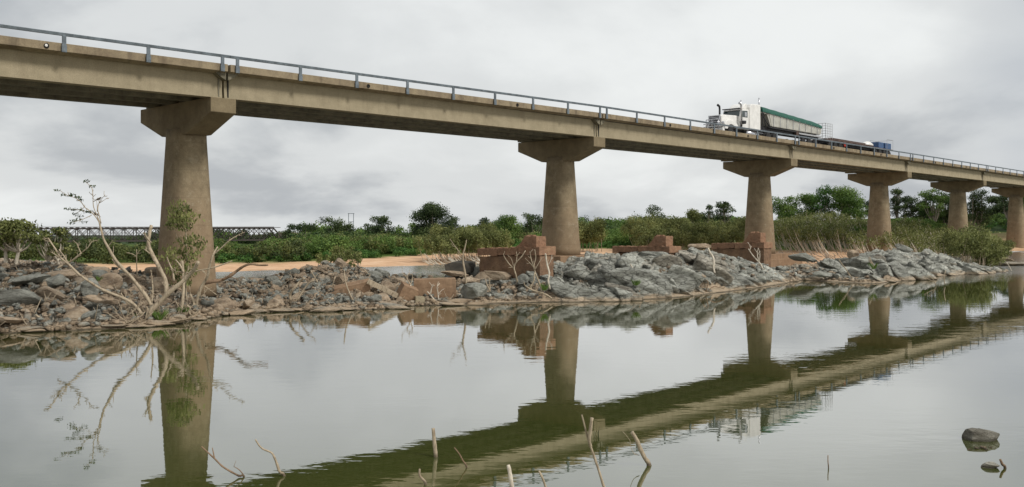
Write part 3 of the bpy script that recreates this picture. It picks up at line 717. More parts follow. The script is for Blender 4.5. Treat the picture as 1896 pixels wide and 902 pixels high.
# overhanging dark slab
mb = MB(); P = [W(822, 490, 57.5), W(834, 486, 58), W(862, 488, 58), W(862, 498, 57.5), W(858, 508, 57), W(830, 510, 57), W(824, 500, 57)]
n = len(P); Q = [p + np.array([.6, 1.6, .08]) for p in P]
mb.add(P + Q, [tuple(range(n)), tuple(range(n, 2 * n))[::-1]] + [(i, n + i, n + (i + 1) % n, (i + 1) % n) for i in range(n)])
M_DKSLAB = plain('black_stained_rock', (.035, .03, .022), .9, 0, .5, 2)
tag(mb.build('rock_slab', M_DKSLAB, bevel=.06), 'black-stained overhanging slab left of the largest ruined pier', 'rock slab')

# loose stones nobody could count
def build_rubble():
    import bmesh
    rg = np.random.default_rng(8); protos = []
    for k in range(8):
        bm = bmesh.new(); pts = rg.normal(size=(11, 3)); pts /= np.linalg.norm(pts, axis=1)[:, None]; pts *= np.array([1, .75, .5])
        for p in pts: bm.verts.new(p)
        bmesh.ops.convex_hull(bm, input=bm.verts); bmesh.ops.triangulate(bm, faces=bm.faces)
        bm.verts.ensure_lookup_table(); bm.verts.index_update()
        protos.append((np.array([v.co for v in bm.verts]), np.array([[v.index for v in f.verts] for f in bm.faces]))); bm.free()
    n = 9000; px = np.concatenate([rg.uniform(-180, 900, 7200), rg.uniform(900, 1040, 400), rg.uniform(1400, 1620, 900), rg.uniform(1040, 1420, 500)])
    ys = 7323 / (np.interp(px, SH[:, 0], SH[:, 1]) - HZ); y = ys + np.where(px < 900, rg.uniform(-.1, 14, n), np.where((px > 1190) & (px < 1430), rg.uniform(2.6, 7, n), rg.uniform(.6, 5, n))); x = (px - CX) / FPX * y
    z, _, _ = island(x, y); s = .07 + .26 * rg.random(n) ** 2.5
    VV = []; FF = []; rc = []; tn = []; b = 0
    T = fbm(x * .6, y * .6, 77)
    for i in range(n):
        if z[i] < -.05: continue
        v, f = protos[i % 8]; a = rg.uniform(0, 6.28); e = rg.uniform(-.5, .5); ca, sa, ce, se = math.cos(a), math.sin(a), math.cos(e), math.sin(e)
        Rm = np.array([[ca, -sa, 0], [sa, ca, 0], [0, 0, 1]]) @ np.array([[ce, 0, se], [0, 1, 0], [-se, 0, ce]])
        VV.append((v * s[i]) @ Rm.T + [x[i], y[i], z[i] + s[i] * .2]); FF.append(f + b); b += len(v)
        r = rg.random(); rc += [r] * len(v); tn += [float(rg.random() < ((.62 if T[i] > .48 else .25) + .15 * (px[i] < 560)))] * len(v)
    o = mesh_np('rubble_stones', np.concatenate(VV), np.concatenate(FF), M_ROCKF, attrs={'rc': ('POINT', rc), 'tan': ('POINT', tn)})
    tag(o, 'small loose stones scattered over the whole rocky bank', 'stones', kind='stuff')
build_rubble()

# solid bedrock slabs of the outcrops: jointed layers dipping to the right
OS = np.array([(880, 508), (1020, 492), (1060, 486), (1130, 477), (1200, 464), (1270, 462), (1340, 468), (1400, 485), (1440, 490), (1480, 484), (1520, 480), (1575, 474), (1620, 464), (1700, 462), (1760, 474), (1800, 483), (1850, 495), (1900, 500)], float)
def build_outcrop():
    import bmesh
    rg = np.random.default_rng(77); VV = []; FF = []; rc = []; tn = []; b = 0
    bm = bmesh.new(); bmesh.ops.create_icosphere(bm, subdivisions=4, radius=1); bm.verts.ensure_lookup_table()
    SV = np.array([v.co for v in bm.verts]); SF = np.array([[v.index for v in f.verts] for f in bm.faces]); bm.free()
    def slab(px, d, s, lift=0.0):
        nonlocal b
        ys = 7323 / (np.interp(px, SH[:, 0], SH[:, 1]) - HZ); y = ys + d; x = (px - CX) / FPX * y; z = iz(x, y)
        V = SV.copy(); k = rg.integers(8, 12); D = rg.normal(size=(k, 3)); D /= np.linalg.norm(D, axis=1)[:, None]; O = rg.uniform(.38, .8, k)
        for _ in range(2):
            for dd, o in zip(D, O): V = V - np.outer(np.maximum(V @ dd - o, 0), dd)
        # split into layers: stepped along the thin axis
        q = V[:, 2] * 3.2; st = np.floor(q + .35 * np.sin(V[:, 0] * 3 + k)); V[:, :2] *= (1 + .10 * (hash2(st + 50, st * 0 + k, 5) - .5) * 2)[:, None]
        nz = np.array([noise.fractal(Vector(p * 2.2 + k), .9, 2.0, 3) for p in V]) if s > .5 else 0
        V = V * (1 + .07 * np.asarray(nz))[:, None] if s > .5 else V
        V = V * np.array([1.3, 1.0, .60]) * s * rg.uniform(.85, 1.15, 3)
        a = rg.uniform(-.5, .5) + .35; e = R(rg.uniform(14, 38)); f = R(rg.uniform(-18, 22))
        Re = np.array([[math.cos(e), 0, math.sin(e)], [0, 1, 0], [-math.sin(e), 0, math.cos(e)]]); Rf = np.array([[1, 0, 0], [0, math.cos(f), -math.sin(f)], [0, math.sin(f), math.cos(f)]]); Ra = np.array([[math.cos(a), -math.sin(a), 0], [math.sin(a), math.cos(a), 0], [0, 0, 1]])
        V = V @ (Ra @ Re @ Rf).T + [x, y, z + lift - s * .26]
        topz = CAMH + (HZ - np.interp(px, OS[:, 0], OS[:, 1]) - rg.uniform(-1, 6)) * y / FPX
        V[:, 2] -= max(0, V[:, 2].max() - topz)
        VV.append(V); FF.append(SF + b); b += len(V); r = rg.random(); rc.extend([r] * len(V)); tn.extend([.35 * float(rg.random() < .2)] * len(V))
    for _ in range(105):
        px = rg.uniform(1035, 1420); d = rg.uniform(1.6 if px > 1200 else .0, 11); slab(px, d, rg.uniform(.8, 2.1) * (1 if px < 1360 else .6))
    for _ in range(70): slab(rg.uniform(1030, 1400), rg.uniform(.4, 9), rg.uniform(.25, .5), .05)
    for _ in range(75): px = rg.uniform(1575, 1840); slab(px, rg.uniform(.1, 14 if px < 1740 else 8), rg.uniform(.9, 2.3) * (1 if px < 1720 else .6))
    for _ in range(46): slab(rg.uniform(1400, 1590), rg.uniform(.6, 9), rg.uniform(.4, 1.0))
    for _ in range(22): slab(rg.uniform(895, 1035), rg.uniform(1.2, 5), rg.uniform(.4, .8))
    o = mesh_np('rock_outcrop', np.concatenate(VV), np.concatenate(FF), M_ROCKF, attrs={'rc': ('POINT', rc), 'tan': ('POINT', tn)}); tag(o, kind='structure')
build_outcrop()

# ------------------------------------------------------------------ fallen blocks and beams
def block(name, px, py, Z, dims, rot, label, mat, bev=.04, cat='block'):
    p = W(px, py, Z); o = MB().box(-dims[0] / 2, dims[0] / 2, -dims[1] / 2, dims[1] / 2, -dims[2] / 2, dims[2] / 2).build(name, mat)
    weather(o, .07 if dims[2] > .3 else .03, 4)
    o.location = p; o.rotation_euler = rot; return tag(o, label, cat)
block('masonry_block', 805, 533, 52.3, (2.35, 1.4, 1.05), (0, R(-1), R(6)), 'long flat-topped brown masonry block at the water left of the hollow boulder', M_PLINTH)
block('masonry_block', 755, 541, 50.6, (.95, .9, .72), (R(12), R(24), R(22)), 'tilted brown cube block leaning at the left end of the long masonry block', M_PLINTH)
block('masonry_block', 653, 534, 50.5, (1.9, 1.0, .55), (R(8), R(-12), R(8)), 'reddish slab tipped among the rubble in the middle of the bank', M_PLINTH)
block('masonry_block', 777, 556, 50.2, (.5, .5, .42), (0, R(3), R(12)), 'small pale cube block at the waterline below the long masonry block', M_GIRD)
block('fallen_beam', 716, 538, 50.2, (2.3, .28, .26), (0, R(27), R(8)), 'straight pale beam sliding down the rubble towards the tilted cube', M_DEAD, .02, 'beam')
block('fallen_beam', 604, 548, 49.2, (2.0, .2, .2), (0, R(-17), R(10)), 'thin brown beam slanting up to the reddish slab', M_LOG, .02, 'beam')

# ------------------------------------------------------------------ wood: sticks and dead trees
def jit(pts, Z, rg, amp=.25):
    out = []; dz = 0
    for i, (x, y) in enumerate(pts):
        out.append(W(x, y, Z + dz)); dz += rg.uniform(-amp, amp)
    return out
def smooth_path(P, sub=3):
    P = [Vector(p) for p in P]; out = []
    for i in range(len(P) - 1):
        p0 = P[max(i - 1, 0)]; p1 = P[i]; p2 = P[i + 1]; p3 = P[min(i + 2, len(P) - 1)]
        for s in range(sub):
            t = s / sub
            out.append(.5 * ((2 * p1) + (p2 - p0) * t + (2 * p0 - 5 * p1 + 4 * p2 - p3) * t * t + (3 * p1 - p0 - 3 * p2 + p3) * t ** 3))
    out.append(P[-1]); return out
def stick(pxs, r0, r1, Z, rg, mb=None, amp=.25, n=7):
    """pxs polyline in photo pixels at depth Z, radii in photo pixels"""
    mb = mb or MB(); P = smooth_path(jit(pxs, Z, rg, amp)); m = len(P)
    rad = [((r0 + (r1 - r0) * i / (m - 1)) * Z / FPX) * rg.uniform(.86, 1.15) for i in range(m)]
    mb.tube(P, rad, n); return mb
def woody(name, label, cat, Z, mat, trunk, branches=(), group=None, seed=1, amp=.2):
    """trunk & branches: (pts, r0, r1)"""
    rg = random.Random(seed); base = W(*trunk[0][0], Z)
    root = empty(name, tuple(base), 0, label, cat, group); off = Vector(base)
    def fix(mb): mb.v = [tuple(Vector(v) - off) for v in mb.v]; return mb
    sc = .82 if trunk[1] > 3 else 1
    fix(stick(trunk[0], trunk[1] * sc, trunk[2] * sc, Z, rg, amp=amp)).build('trunk', mat, root, smooth=True)
    # fine broken twigs along every limb, kept on the limb they grow from
    def twigs(pts, r, count):
        out = []
        for _ in range(count):
            i = rg.randrange(max(1, len(pts) // 3), len(pts)) if len(pts) > 2 else 1
            t = rg.random(); x = pts[i - 1][0] * (1 - t) + pts[i][0] * t; y = pts[i - 1][1] * (1 - t) + pts[i][1] * t
            a = math.atan2(pts[i][1] - pts[i - 1][1], pts[i][0] - pts[i - 1][0]) + rg.choice((-1, 1)) * rg.uniform(.5, 1.2); l = rg.uniform(5, 15) * (1 if r > 2 else .6)
            m = (x + math.cos(a) * l * .5, y + math.sin(a) * l * .5); e = (m[0] + math.cos(a + rg.uniform(-.5, .5)) * l * .5, m[1] + math.sin(a + rg.uniform(-.5, .5)) * l * .5 - 1.5)
            out.append(([(x, y), m, e], min(1.0, r * .42), .42))
        return out
    for b in branches:
        mb = stick(b[0], b[1] * sc, b[2] * sc, Z, rg, amp=amp * .6)
        for q, r0, r1 in twigs(b[0], b[1], 5 if b[1] >= 1.2 else 2): stick(q, r0, r1, Z, rg, mb, .05, 4)
        fix(mb).build('branch', mat, root, smooth=True)
    return root
# big bleached dead tree by the first column
big = woody('dead_tree', 'large bleached dead tree with many limbs at the water before the first column', 'dead tree', 40.2, M_DEAD,
    ([(276, 596), (278, 578), (296, 560), (312, 543), (330, 528), (347, 513), (359, 500), (367, 485)], 6.5, 3.4),
    [([(308, 546), (308, 532), (305, 516), (295, 496), (283, 473), (275, 455), (276, 438), (280, 417)], 5.5, 3.2),
     ([(280, 450), (272, 440), (268, 430)], 2, 1), ([(278, 470), (268, 462)], 1.8, 1),
     ([(270, 602), (262, 582), (247, 563), (225, 551), (200, 541), (183, 533), (166, 522), (146, 508), (128, 490), (113, 478), (103, 462), (89, 441)], 4, 1.6),
     ([(126, 488), (118, 474), (109, 462)], 2, 1), ([(106, 497), (118, 490), (130, 485), (142, 476), (151, 468)], 2, 1.8), ([(150, 469), (145, 458), (142, 450)], 1.5, .8), ([(151, 468), (163, 458), (170, 448), (184, 444)], 1.2, .7),
     ([(280, 566), (272, 551), (258, 532), (242, 512), (225, 495), (211, 477), (200, 458), (192, 443), (187, 425), (184, 412)], 4.6, 1.9),
     ([(226, 498), (215, 490), (208, 480)], 2, 1.2), ([(281, 560), (283, 540), (281, 512), (279, 500)], 2, 1),
     ([(262, 580), (248, 568), (235, 560), (224, 543)], 2.8, 1.5), ([(245, 562), (240, 550), (244, 542)], 1.8, 1),
     ([(345, 514), (360, 503), (389, 497), (412, 490), (430, 483)], 2.2, 1.2),
     ([(186, 416), (176, 400), (163, 388), (157, 384), (150, 374), (138, 366), (125, 362), (110, 352)], 1.3, .5),
     ([(185, 413), (179, 398), (173, 382), (172, 362), (170, 348), (162, 340), (158, 336)], 1.2, .45),
     ([(187, 414), (184, 400), (181, 388), (184, 374), (190, 366), (195, 361)], 1.2, .45), ([(180, 392), (180, 380), (178, 370)], .8, .4), ([(184, 376), (191, 372), (199, 366)], .7, .35),
     ([(166, 391), (155, 391), (143, 388), (128, 387)], .8, .4), ([(170, 398), (158, 404), (148, 408), (134, 412)], .8, .4), ([(156, 383), (150, 390), (140, 395)], .6, .35),
     ([(112, 478), (100, 470), (92, 466)], 1.2, .6)], seed=3)
def leaf_cloud(C, Rr, n, size, seed, aspect=.5, flat=0.0, hang=False):
    """C (k,3) clump centres, Rr (k,3) radii, n leaves per clump -> V, F, tint"""
    rg = np.random.default_rng(seed); C = np.asarray(C, float); Rr = np.asarray(Rr, float); k = len(C)
    vol = Rr.prod(1) ** (2 / 3); cnt = np.maximum(6, (n * vol / vol.mean()).astype(int)); idx = np.repeat(np.arange(k), cnt); m = len(idx)
    d = rg.normal(size=(m, 3)); d /= np.linalg.norm(d, axis=1)[:, None]
    r = .35 + .65 * rg.random(m) ** .55; r *= 1 + .18 * rg.normal(size=m)
    P = C[idx] + d * r[:, None] * Rr[idx]
    nn = d + rg.normal(size=(m, 3)) * .7; nn /= np.linalg.norm(nn, axis=1)[:, None]
    a = np.cross(nn, rg.normal(size=(m, 3)))
    if hang: a = a * .5 + np.array([0, 0, -1.])
    a /= np.linalg.norm(a, axis=1)[:, None]; b = np.cross(nn, a); b /= np.maximum(np.linalg.norm(b, axis=1)[:, None], 1e-6)
    s = size * (.6 + .8 * rg.random(m)); a *= s[:, None]; b *= (s * aspect)[:, None]
    V = np.stack([P - a * .5, P + b * .5 - a * .05, P + a * .5, P - b * .5 + a * .05], 1).reshape(-1, 3)
    F = np.arange(4 * m).reshape(-1, 4); ct = rg.random(k)
    return V, F, np.clip(.62 * ct[idx] + .38 * rg.random(m), 0, 1)
tufts = [(107, 352), (117, 360), (128, 362), (134, 361), (143, 365), (149, 371), (125, 387), (137, 388), (150, 389), (158, 393), (166, 392), (136, 409), (145, 406), (156, 411), (132, 413), (160, 336), (171, 346), (108, 424), (150, 400), (141, 397)]
off = np.array(big.location)
C = np.array([W(x, y, 40.2) - off for x, y in tufts])
V, F, T = leaf_cloud(C, np.tile([.16, .16, .07], (len(C), 1)), 16, .13, 5, .35, hang=False)
mesh_np('foliage', V, F, L_DARK, big, attrs={'tint': ('FACE', T)})
for k, (x, y, l) in enumerate(((182, 369, 'dark bird perched high on a thin twig of the dead tree'), (178, 397, 'dark bird perched low where the thin twigs fork'))):
    p = W(x, y, 40.2)
    mb = MB(); mb.tube([(-.13, 0, -.03), (-.09, 0, -.015), (-.03, 0, 0), (.04, 0, .01), (.08, 0, .035), (.105, 0, .05), (.15, 0, .045)], [.008, .02, .045, .05, .032, .03, .004], 10)
    mb.tube([(-.13, 0, -.03), (-.22, 0, -.07)], [.018, .012], 6)
    o = mb.build('bird', M_DARKB, None, smooth=True); o.location = p; o.rotation_euler = (0, R(-12), R(15 + 160 * k)); tag(o, l, 'bird')

woody('dead_tree', 'pale dead trunk leaning right with a long thin arm, before the first column', 'dead tree', 43.0, M_DEAD,
    ([(362, 578), (363, 566), (368, 543), (376, 526), (384, 513), (388, 492), (393, 476), (398, 465), (403, 457)], 4.2, 1.5),
    [([(397, 470), (410, 459), (424, 446), (438, 437), (453, 430)], 1.8, .8), ([(352, 545), (358, 556), (362, 570)], 2.5, 3), ([(379, 530), (390, 538), (401, 546)], 1.3, .8), ([(372, 551), (382, 538)], 1.5, 1)], seed=4)
woody('dead_tree', 'upright forked grey stump between the two bleached dead trees', 'dead tree', 42.4, M_DEAD,
    ([(336, 575), (338, 558), (340, 530), (339, 505), (338, 483)], 4, 2.2), [([(340, 505), (334, 492), (325, 481)], 2.4, 1.6), ([(340, 520), (345, 505), (352, 496)], 1.6, 1)], seed=5)
woody('dead_sapling', 'small crooked bleached stem hooked in front of the first column', 'dead sapling', 43.5, M_DEAD, ([(322, 520), (320, 503), (316, 494), (312, 485), (309, 476)], 2, 1), [([(317, 499), (325, 501)], 1.5, .8)], seed=6)
woody('dead_sapling', 'thin dead sapling with two arms left of the first column', 'dead sapling', 46, M_DEAD, ([(254, 512), (253, 490), (253, 462)], 1.3, .7), [([(253, 475), (244, 470), (234, 468)], 1, .5), ([(253, 472), (258, 464)], .8, .4)], seed=7)
woody('driftwood_log', 'long brown driftwood log curving out right from the first column foot', 'log', 44.5, M_LOG, ([(380, 524), (395, 521), (412, 518), (426, 511), (437, 503), (450, 494), (464, 489), (480, 491), (496, 491)], 5, 1.8), [([(412, 518), (425, 514), (438, 516)], 1.5, .8)], seed=8)
for k, (x, pts) in enumerate((('curled', [(346, 566), (352, 570), (350, 578), (356, 586)]), ('hooked', [(212, 600), (206, 592), (214, 586), (222, 592)]), ('arched', [(228, 606), (226, 594), (236, 590), (240, 604)]))):
    woody('driftwood', f'{x} bleached root at the waterline {["before the first column", "left of the big dead tree", "below the big dead tree"][k]}', 'driftwood', 40.8 if k else 41.5, M_DEAD, (pts, 1.8, 1.1), seed=20 + k, amp=.08)
woody('driftwood', 'long bleached branch lying on the tan rubble left of the big dead tree', 'driftwood', 38.8, M_DEAD, ([(66, 583), (85, 596), (108, 606), (124, 609)], 2, 1.2), seed=24, amp=.05)
# forked logs and sticks along the bank
woody('dead_branch', 'forked pale log standing like a V on the middle of the bank', 'branch', 47.5, M_DEAD, ([(543, 570), (538, 556), (537, 545), (545, 533), (556, 521), (563, 515)], 3.6, 2.6), [([(541, 562), (552, 553), (560, 540), (572, 524), (581, 519)], 2.6, 1.4)], seed=9)
woody('dead_branch', 'short pale stick leaning on the heap right of the V-shaped log', 'branch', 52, M_DEAD, ([(588, 523), (583, 514), (575, 501)], 1.6, 1), [([(583, 514), (587, 508)], 1, .6)], seed=10)
woody('dead_branch', 'straight thin pole leaning over the heap before the reddish slab', 'branch', 49, M_DEAD, ([(655, 560), (648, 545), (641, 527), (638, 510), (637, 500)], 1.6, 1), seed=11, amp=.05)
woody('dead_branch', 'short stick lying on the heap top right of the thin pole', 'branch', 54, M_DEAD, ([(680, 528), (674, 520), (668, 514)], 1.5, 1), seed=12)
woody('dead_branch', 'stick sloping off the crest left of the long masonry block', 'branch', 56, M_DEAD, ([(687, 514), (678, 503), (672, 498)], 1.4, .9), seed=13)
woody('dead_shrub', 'tangle of bare twigs at the left end of the long masonry block', 'dead shrub', 51, M_DEAD, ([(765, 536), (758, 524), (753, 513), (758, 506)], 1.5, .8), [([(760, 527), (764, 516), (763, 508)], 1, .6), ([(755, 516), (748, 508), (744, 500)], .8, .4), ([(758, 510), (766, 504)], .7, .4)], seed=14)
woody('dead_shrub', 'small bleached shrub in front of the long masonry block', 'dead shrub', 50.4, M_PALE, ([(814, 562), (803, 554), (796, 545), (791, 540)], 1.6, .9), [([(797, 545), (799, 534), (802, 526)], 1.1, .6), ([(812, 556), (811, 542), (809, 532), (814, 525)], 1.1, .6), ([(812, 545), (818, 537)], .7, .4)], seed=15)
woody('dead_sapling', 'tall thin bleached sapling rising left of the largest ruin', 'dead sapling', 53, M_DEAD, ([(863, 527), (861, 505), (858, 488), (857, 474), (861, 458), (864, 444)], 2.4, .8), [([(858, 484), (852, 474), (846, 466)], .9, .5), ([(860, 515), (856, 510), (853, 512)], .9, .5), ([(857, 478), (849, 465), (838, 450), (833, 442)], .8, .4)], seed=16)
woody('dead_shrub', 'low twin-stemmed bleached shrub under the rounded grey boulder', 'dead shrub', 51.3, M_DEAD, ([(908, 540), (902, 528), (898, 514)], 1.3, .7), [([(908, 538), (906, 522), (905, 514)], 1, .6)], seed=17)
woody('dead_sapling', 'Y-shaped bleached sapling before the left half of the largest ruin', 'dead sapling', 52.5, M_DEAD, ([(958, 522), (955, 508), (952, 497), (955, 487), (966, 475), (973, 464)], 1.6, .8), [([(952, 498), (942, 488), (934, 476), (932, 470)], 1.1, .6), ([(956, 486), (957, 474), (956, 466)], .9, .4), ([(952, 497), (948, 483), (945, 476)], .7, .4)], seed=18)
woody('dead_shrub', 'many-stemmed bleached shrub before the right half of the largest ruin', 'dead shrub', 51.5, M_DEAD, ([(1003, 540), (998, 522), (991, 505), (989, 490), (992, 478), (990, 462)], 1.8, .9), [([(990, 500), (984, 482), (981, 466)], 1.2, .6), ([(990, 505), (988, 522), (983, 530), (985, 538)], 1.3, .8), ([(990, 500), (997, 488), (1003, 478)], .9, .5), ([(985, 536), (973, 530), (970, 522)], 1, .6), ([(990, 498), (982, 488), (972, 478)], .8, .4), ([(1022, 553), (1012, 546), (998, 541), (985, 537), (975, 531)], 1.8, 1.2)], seed=19)
woody('dead_sapling', 'chalk-white crooked sapling at the right end of the largest ruin', 'dead sapling', 51.8, M_PALE, ([(1018, 535), (1015, 520), (1017, 506), (1013, 490), (1011, 478), (1010, 470)], 2, 1.4), [([(1014, 492), (1020, 482), (1022, 472)], .8, .4)], seed=21)
woody('dead_branch', 'long bleached branch sloping down the left side of the grey outcrop', 'branch', 55.5, M_PALE, ([(1234, 549), (1222, 536), (1208, 524), (1196, 513), (1182, 505), (1173, 498), (1167, 489)], 2.4, 1.1), [([(1206, 523), (1204, 514), (1203, 509)], 1, .5), ([(1162, 530), (1160, 512), (1159, 500)], .9, .5), ([(1196, 512), (1188, 508)], 1, .5)], seed=22, amp=.05)
woody('dead_branch', 'crooked chalk-white limb standing on top of the grey outcrop', 'branch', 61, M_PALE, ([(1323, 506), (1321, 494), (1322, 484), (1319, 474), (1314, 467), (1311, 459)], 2.2, 1.6), seed=23, amp=.08)
woody('dead_sapling', 'forked bleached sapling before the ruin at the third column', 'dead sapling', 68, M_PALE, ([(1412, 498), (1408, 489), (1401, 481), (1393, 472), (1386, 461)], 1.5, .8), [([(1388, 464), (1391, 456)], .8, .5), ([(1405, 484), (1402, 470), (1404, 459)], .9, .5), ([(1406, 484), (1407, 470), (1404, 460)], .7, .4)], seed=24)
woody('dead_branch', 'dark crooked twig at the waterline below the grey outcrop', 'branch', 57.5, M_LOG, ([(1307, 541), (1310, 530), (1311, 522), (1307, 518)], 1, .6), [([(1312, 538), (1320, 531), (1330, 532), (1340, 535)], .9, .5)], seed=25)
woody('dead_branch', 'thin stick slanting over the pebbly spit', 'branch', 70, M_DEAD, ([(1580, 518), (1572, 508), (1566, 498), (1558, 488), (1553, 480)], 1.1, .6), seed=26)
woody('dead_branch', 'twiggy branch on the left shoulder of the far right outcrop', 'branch', 72, M_DEAD, ([(1619, 494), (1613, 484), (1610, 476)], 1.4, .7), [([(1614, 488), (1609, 484)], .8, .4)], seed=27)
woody('dead_branch', 'fine fan of twigs in the water below the far right outcrop', 'branch', 66, M_DEAD, ([(1733, 528), (1728, 518), (1720, 511)], .9, .5), [([(1730, 522), (1718, 517), (1711, 513)], .8, .4)], seed=28)
woody('dead_branch', 'single upright twig in the water before the far right outcrop', 'branch', 66, M_DEAD, ([(1750, 527), (1748, 518), (1749, 508), (1751, 501)], .9, .5), seed=29)
woody('dead_branch', 'white twig leaning in the riffle near the last column', 'branch', 86, M_PALE, ([(1873, 502), (1869, 494), (1864, 486)], .9, .5), seed=30)

# sticks standing in the near water
def wstick(label, pts, r0, r1, br=(), mat=None, seed=0, Z=None, sub=True):
    Z = Z or 7323 / (pts[0][1] - HZ); rg = random.Random(seed)
    b = W(*pts[0], Z); low = b.copy(); low[2] -= .35
    root = empty('submerged_branch', (b[0], b[1], 0), 0, label, 'branch'); off = Vector((b[0], b[1], 0))
    mb = MB(); P = smooth_path([low] + jit(pts, Z, rg, .04), 4); m = len(P); rad = [((r0 + (r1 - r0) * i / (m - 1)) * Z / FPX) * rg.uniform(.9, 1.1) for i in range(m)]
    mb.tube(P, rad, 9); mb.v = [tuple(Vector(v) - off) for v in mb.v]; mb.build('trunk', mat or M_DEAD, root, smooth=True)
    for q, a, c in br:
        mb = stick(q, a, c, Z, rg, amp=.04, n=8); mb.v = [tuple(Vector(v) - off) for v in mb.v]; mb.build('branch', mat or M_DEAD, root, smooth=True)
wstick('long thin branch arching left out of the water at the first column reflection', [(452, 883), (442, 881), (425, 872), (411, 863), (397, 849), (385, 838), (373, 827)], 2.2, 1.2, [([(397, 849), (395, 838), (393, 829)], 1.4, .9), ([(452, 881), (443, 870), (433, 864)], 1, .6), ([(433, 864), (437, 853)], .5, .3)], M_LOG, 31)
wstick('S-shaped branch rising from the water right of the first column reflection', [(526, 881), (518, 874), (513, 860), (508, 847), (502, 838), (488, 832), (480, 825), (473, 814)], 3, 1.3, (), M_DEAD, 32)
wstick('thick upright post broken square in the middle of the near water', [(807, 846), (806, 835), (804, 815), (802, 793)], 4.0, 3.2, (), M_DEAD, 33)
wstick('thin orange-brown curved stick right of the upright post', [(864, 866), (857, 853), (850, 840), (841, 829)], 1.8, 1, (), M_LOG, 34)
wstick('short bent stub of wood left of the upright post', [(788, 897), (783, 888), (777, 880), (777, 868)], 2.8, 1.8, (), M_DEAD, 35)
wstick('thick pale stub at the bottom edge of the picture', [(949, 912), (947, 895), (944, 875), (941, 861)], 4.4, 3.4, (), M_PALE, 36, Z=14.6)
wstick('thin pink-brown stub right of the thick pale stub', [(1013, 914), (1009, 898), (1004, 884), (998, 872)], 2.6, 1.8, (), M_DEAD, 37, Z=14.6)
wstick('tall Y-shaped branch standing in the near water under the second column reflection', [(1123, 915), (1117, 898), (1109, 872), (1101, 848), (1094, 828), (1088, 810), (1083, 790), (1077, 768)], 3.0, 1.5, [([(1094, 828), (1091, 814), (1093, 798), (1096, 774)], 2.8, 3.2)], M_DEAD, 38, Z=14.6)
wstick('stout broken stake leaning left beside the tall Y-shaped branch', [(1202, 862), (1194, 848), (1186, 832), (1179, 815), (1170, 800)], 4.6, 3.6, [([(1184, 843), (1174, 840), (1168, 828), (1166, 815), (1153, 799)], .6, .4)], M_DEAD, 39)
wstick('single thin upright reed stick in the open water at lower right', [(1534, 867), (1533, 855), (1533, 843)], 1.2, .8, (), M_LOG, 40)
wstick('dark stubby stick poking up beside the small awash slab', [(1861, 867), (1856, 860), (1852, 851)], 2.8, 2.2, (), M_LOG, 41)

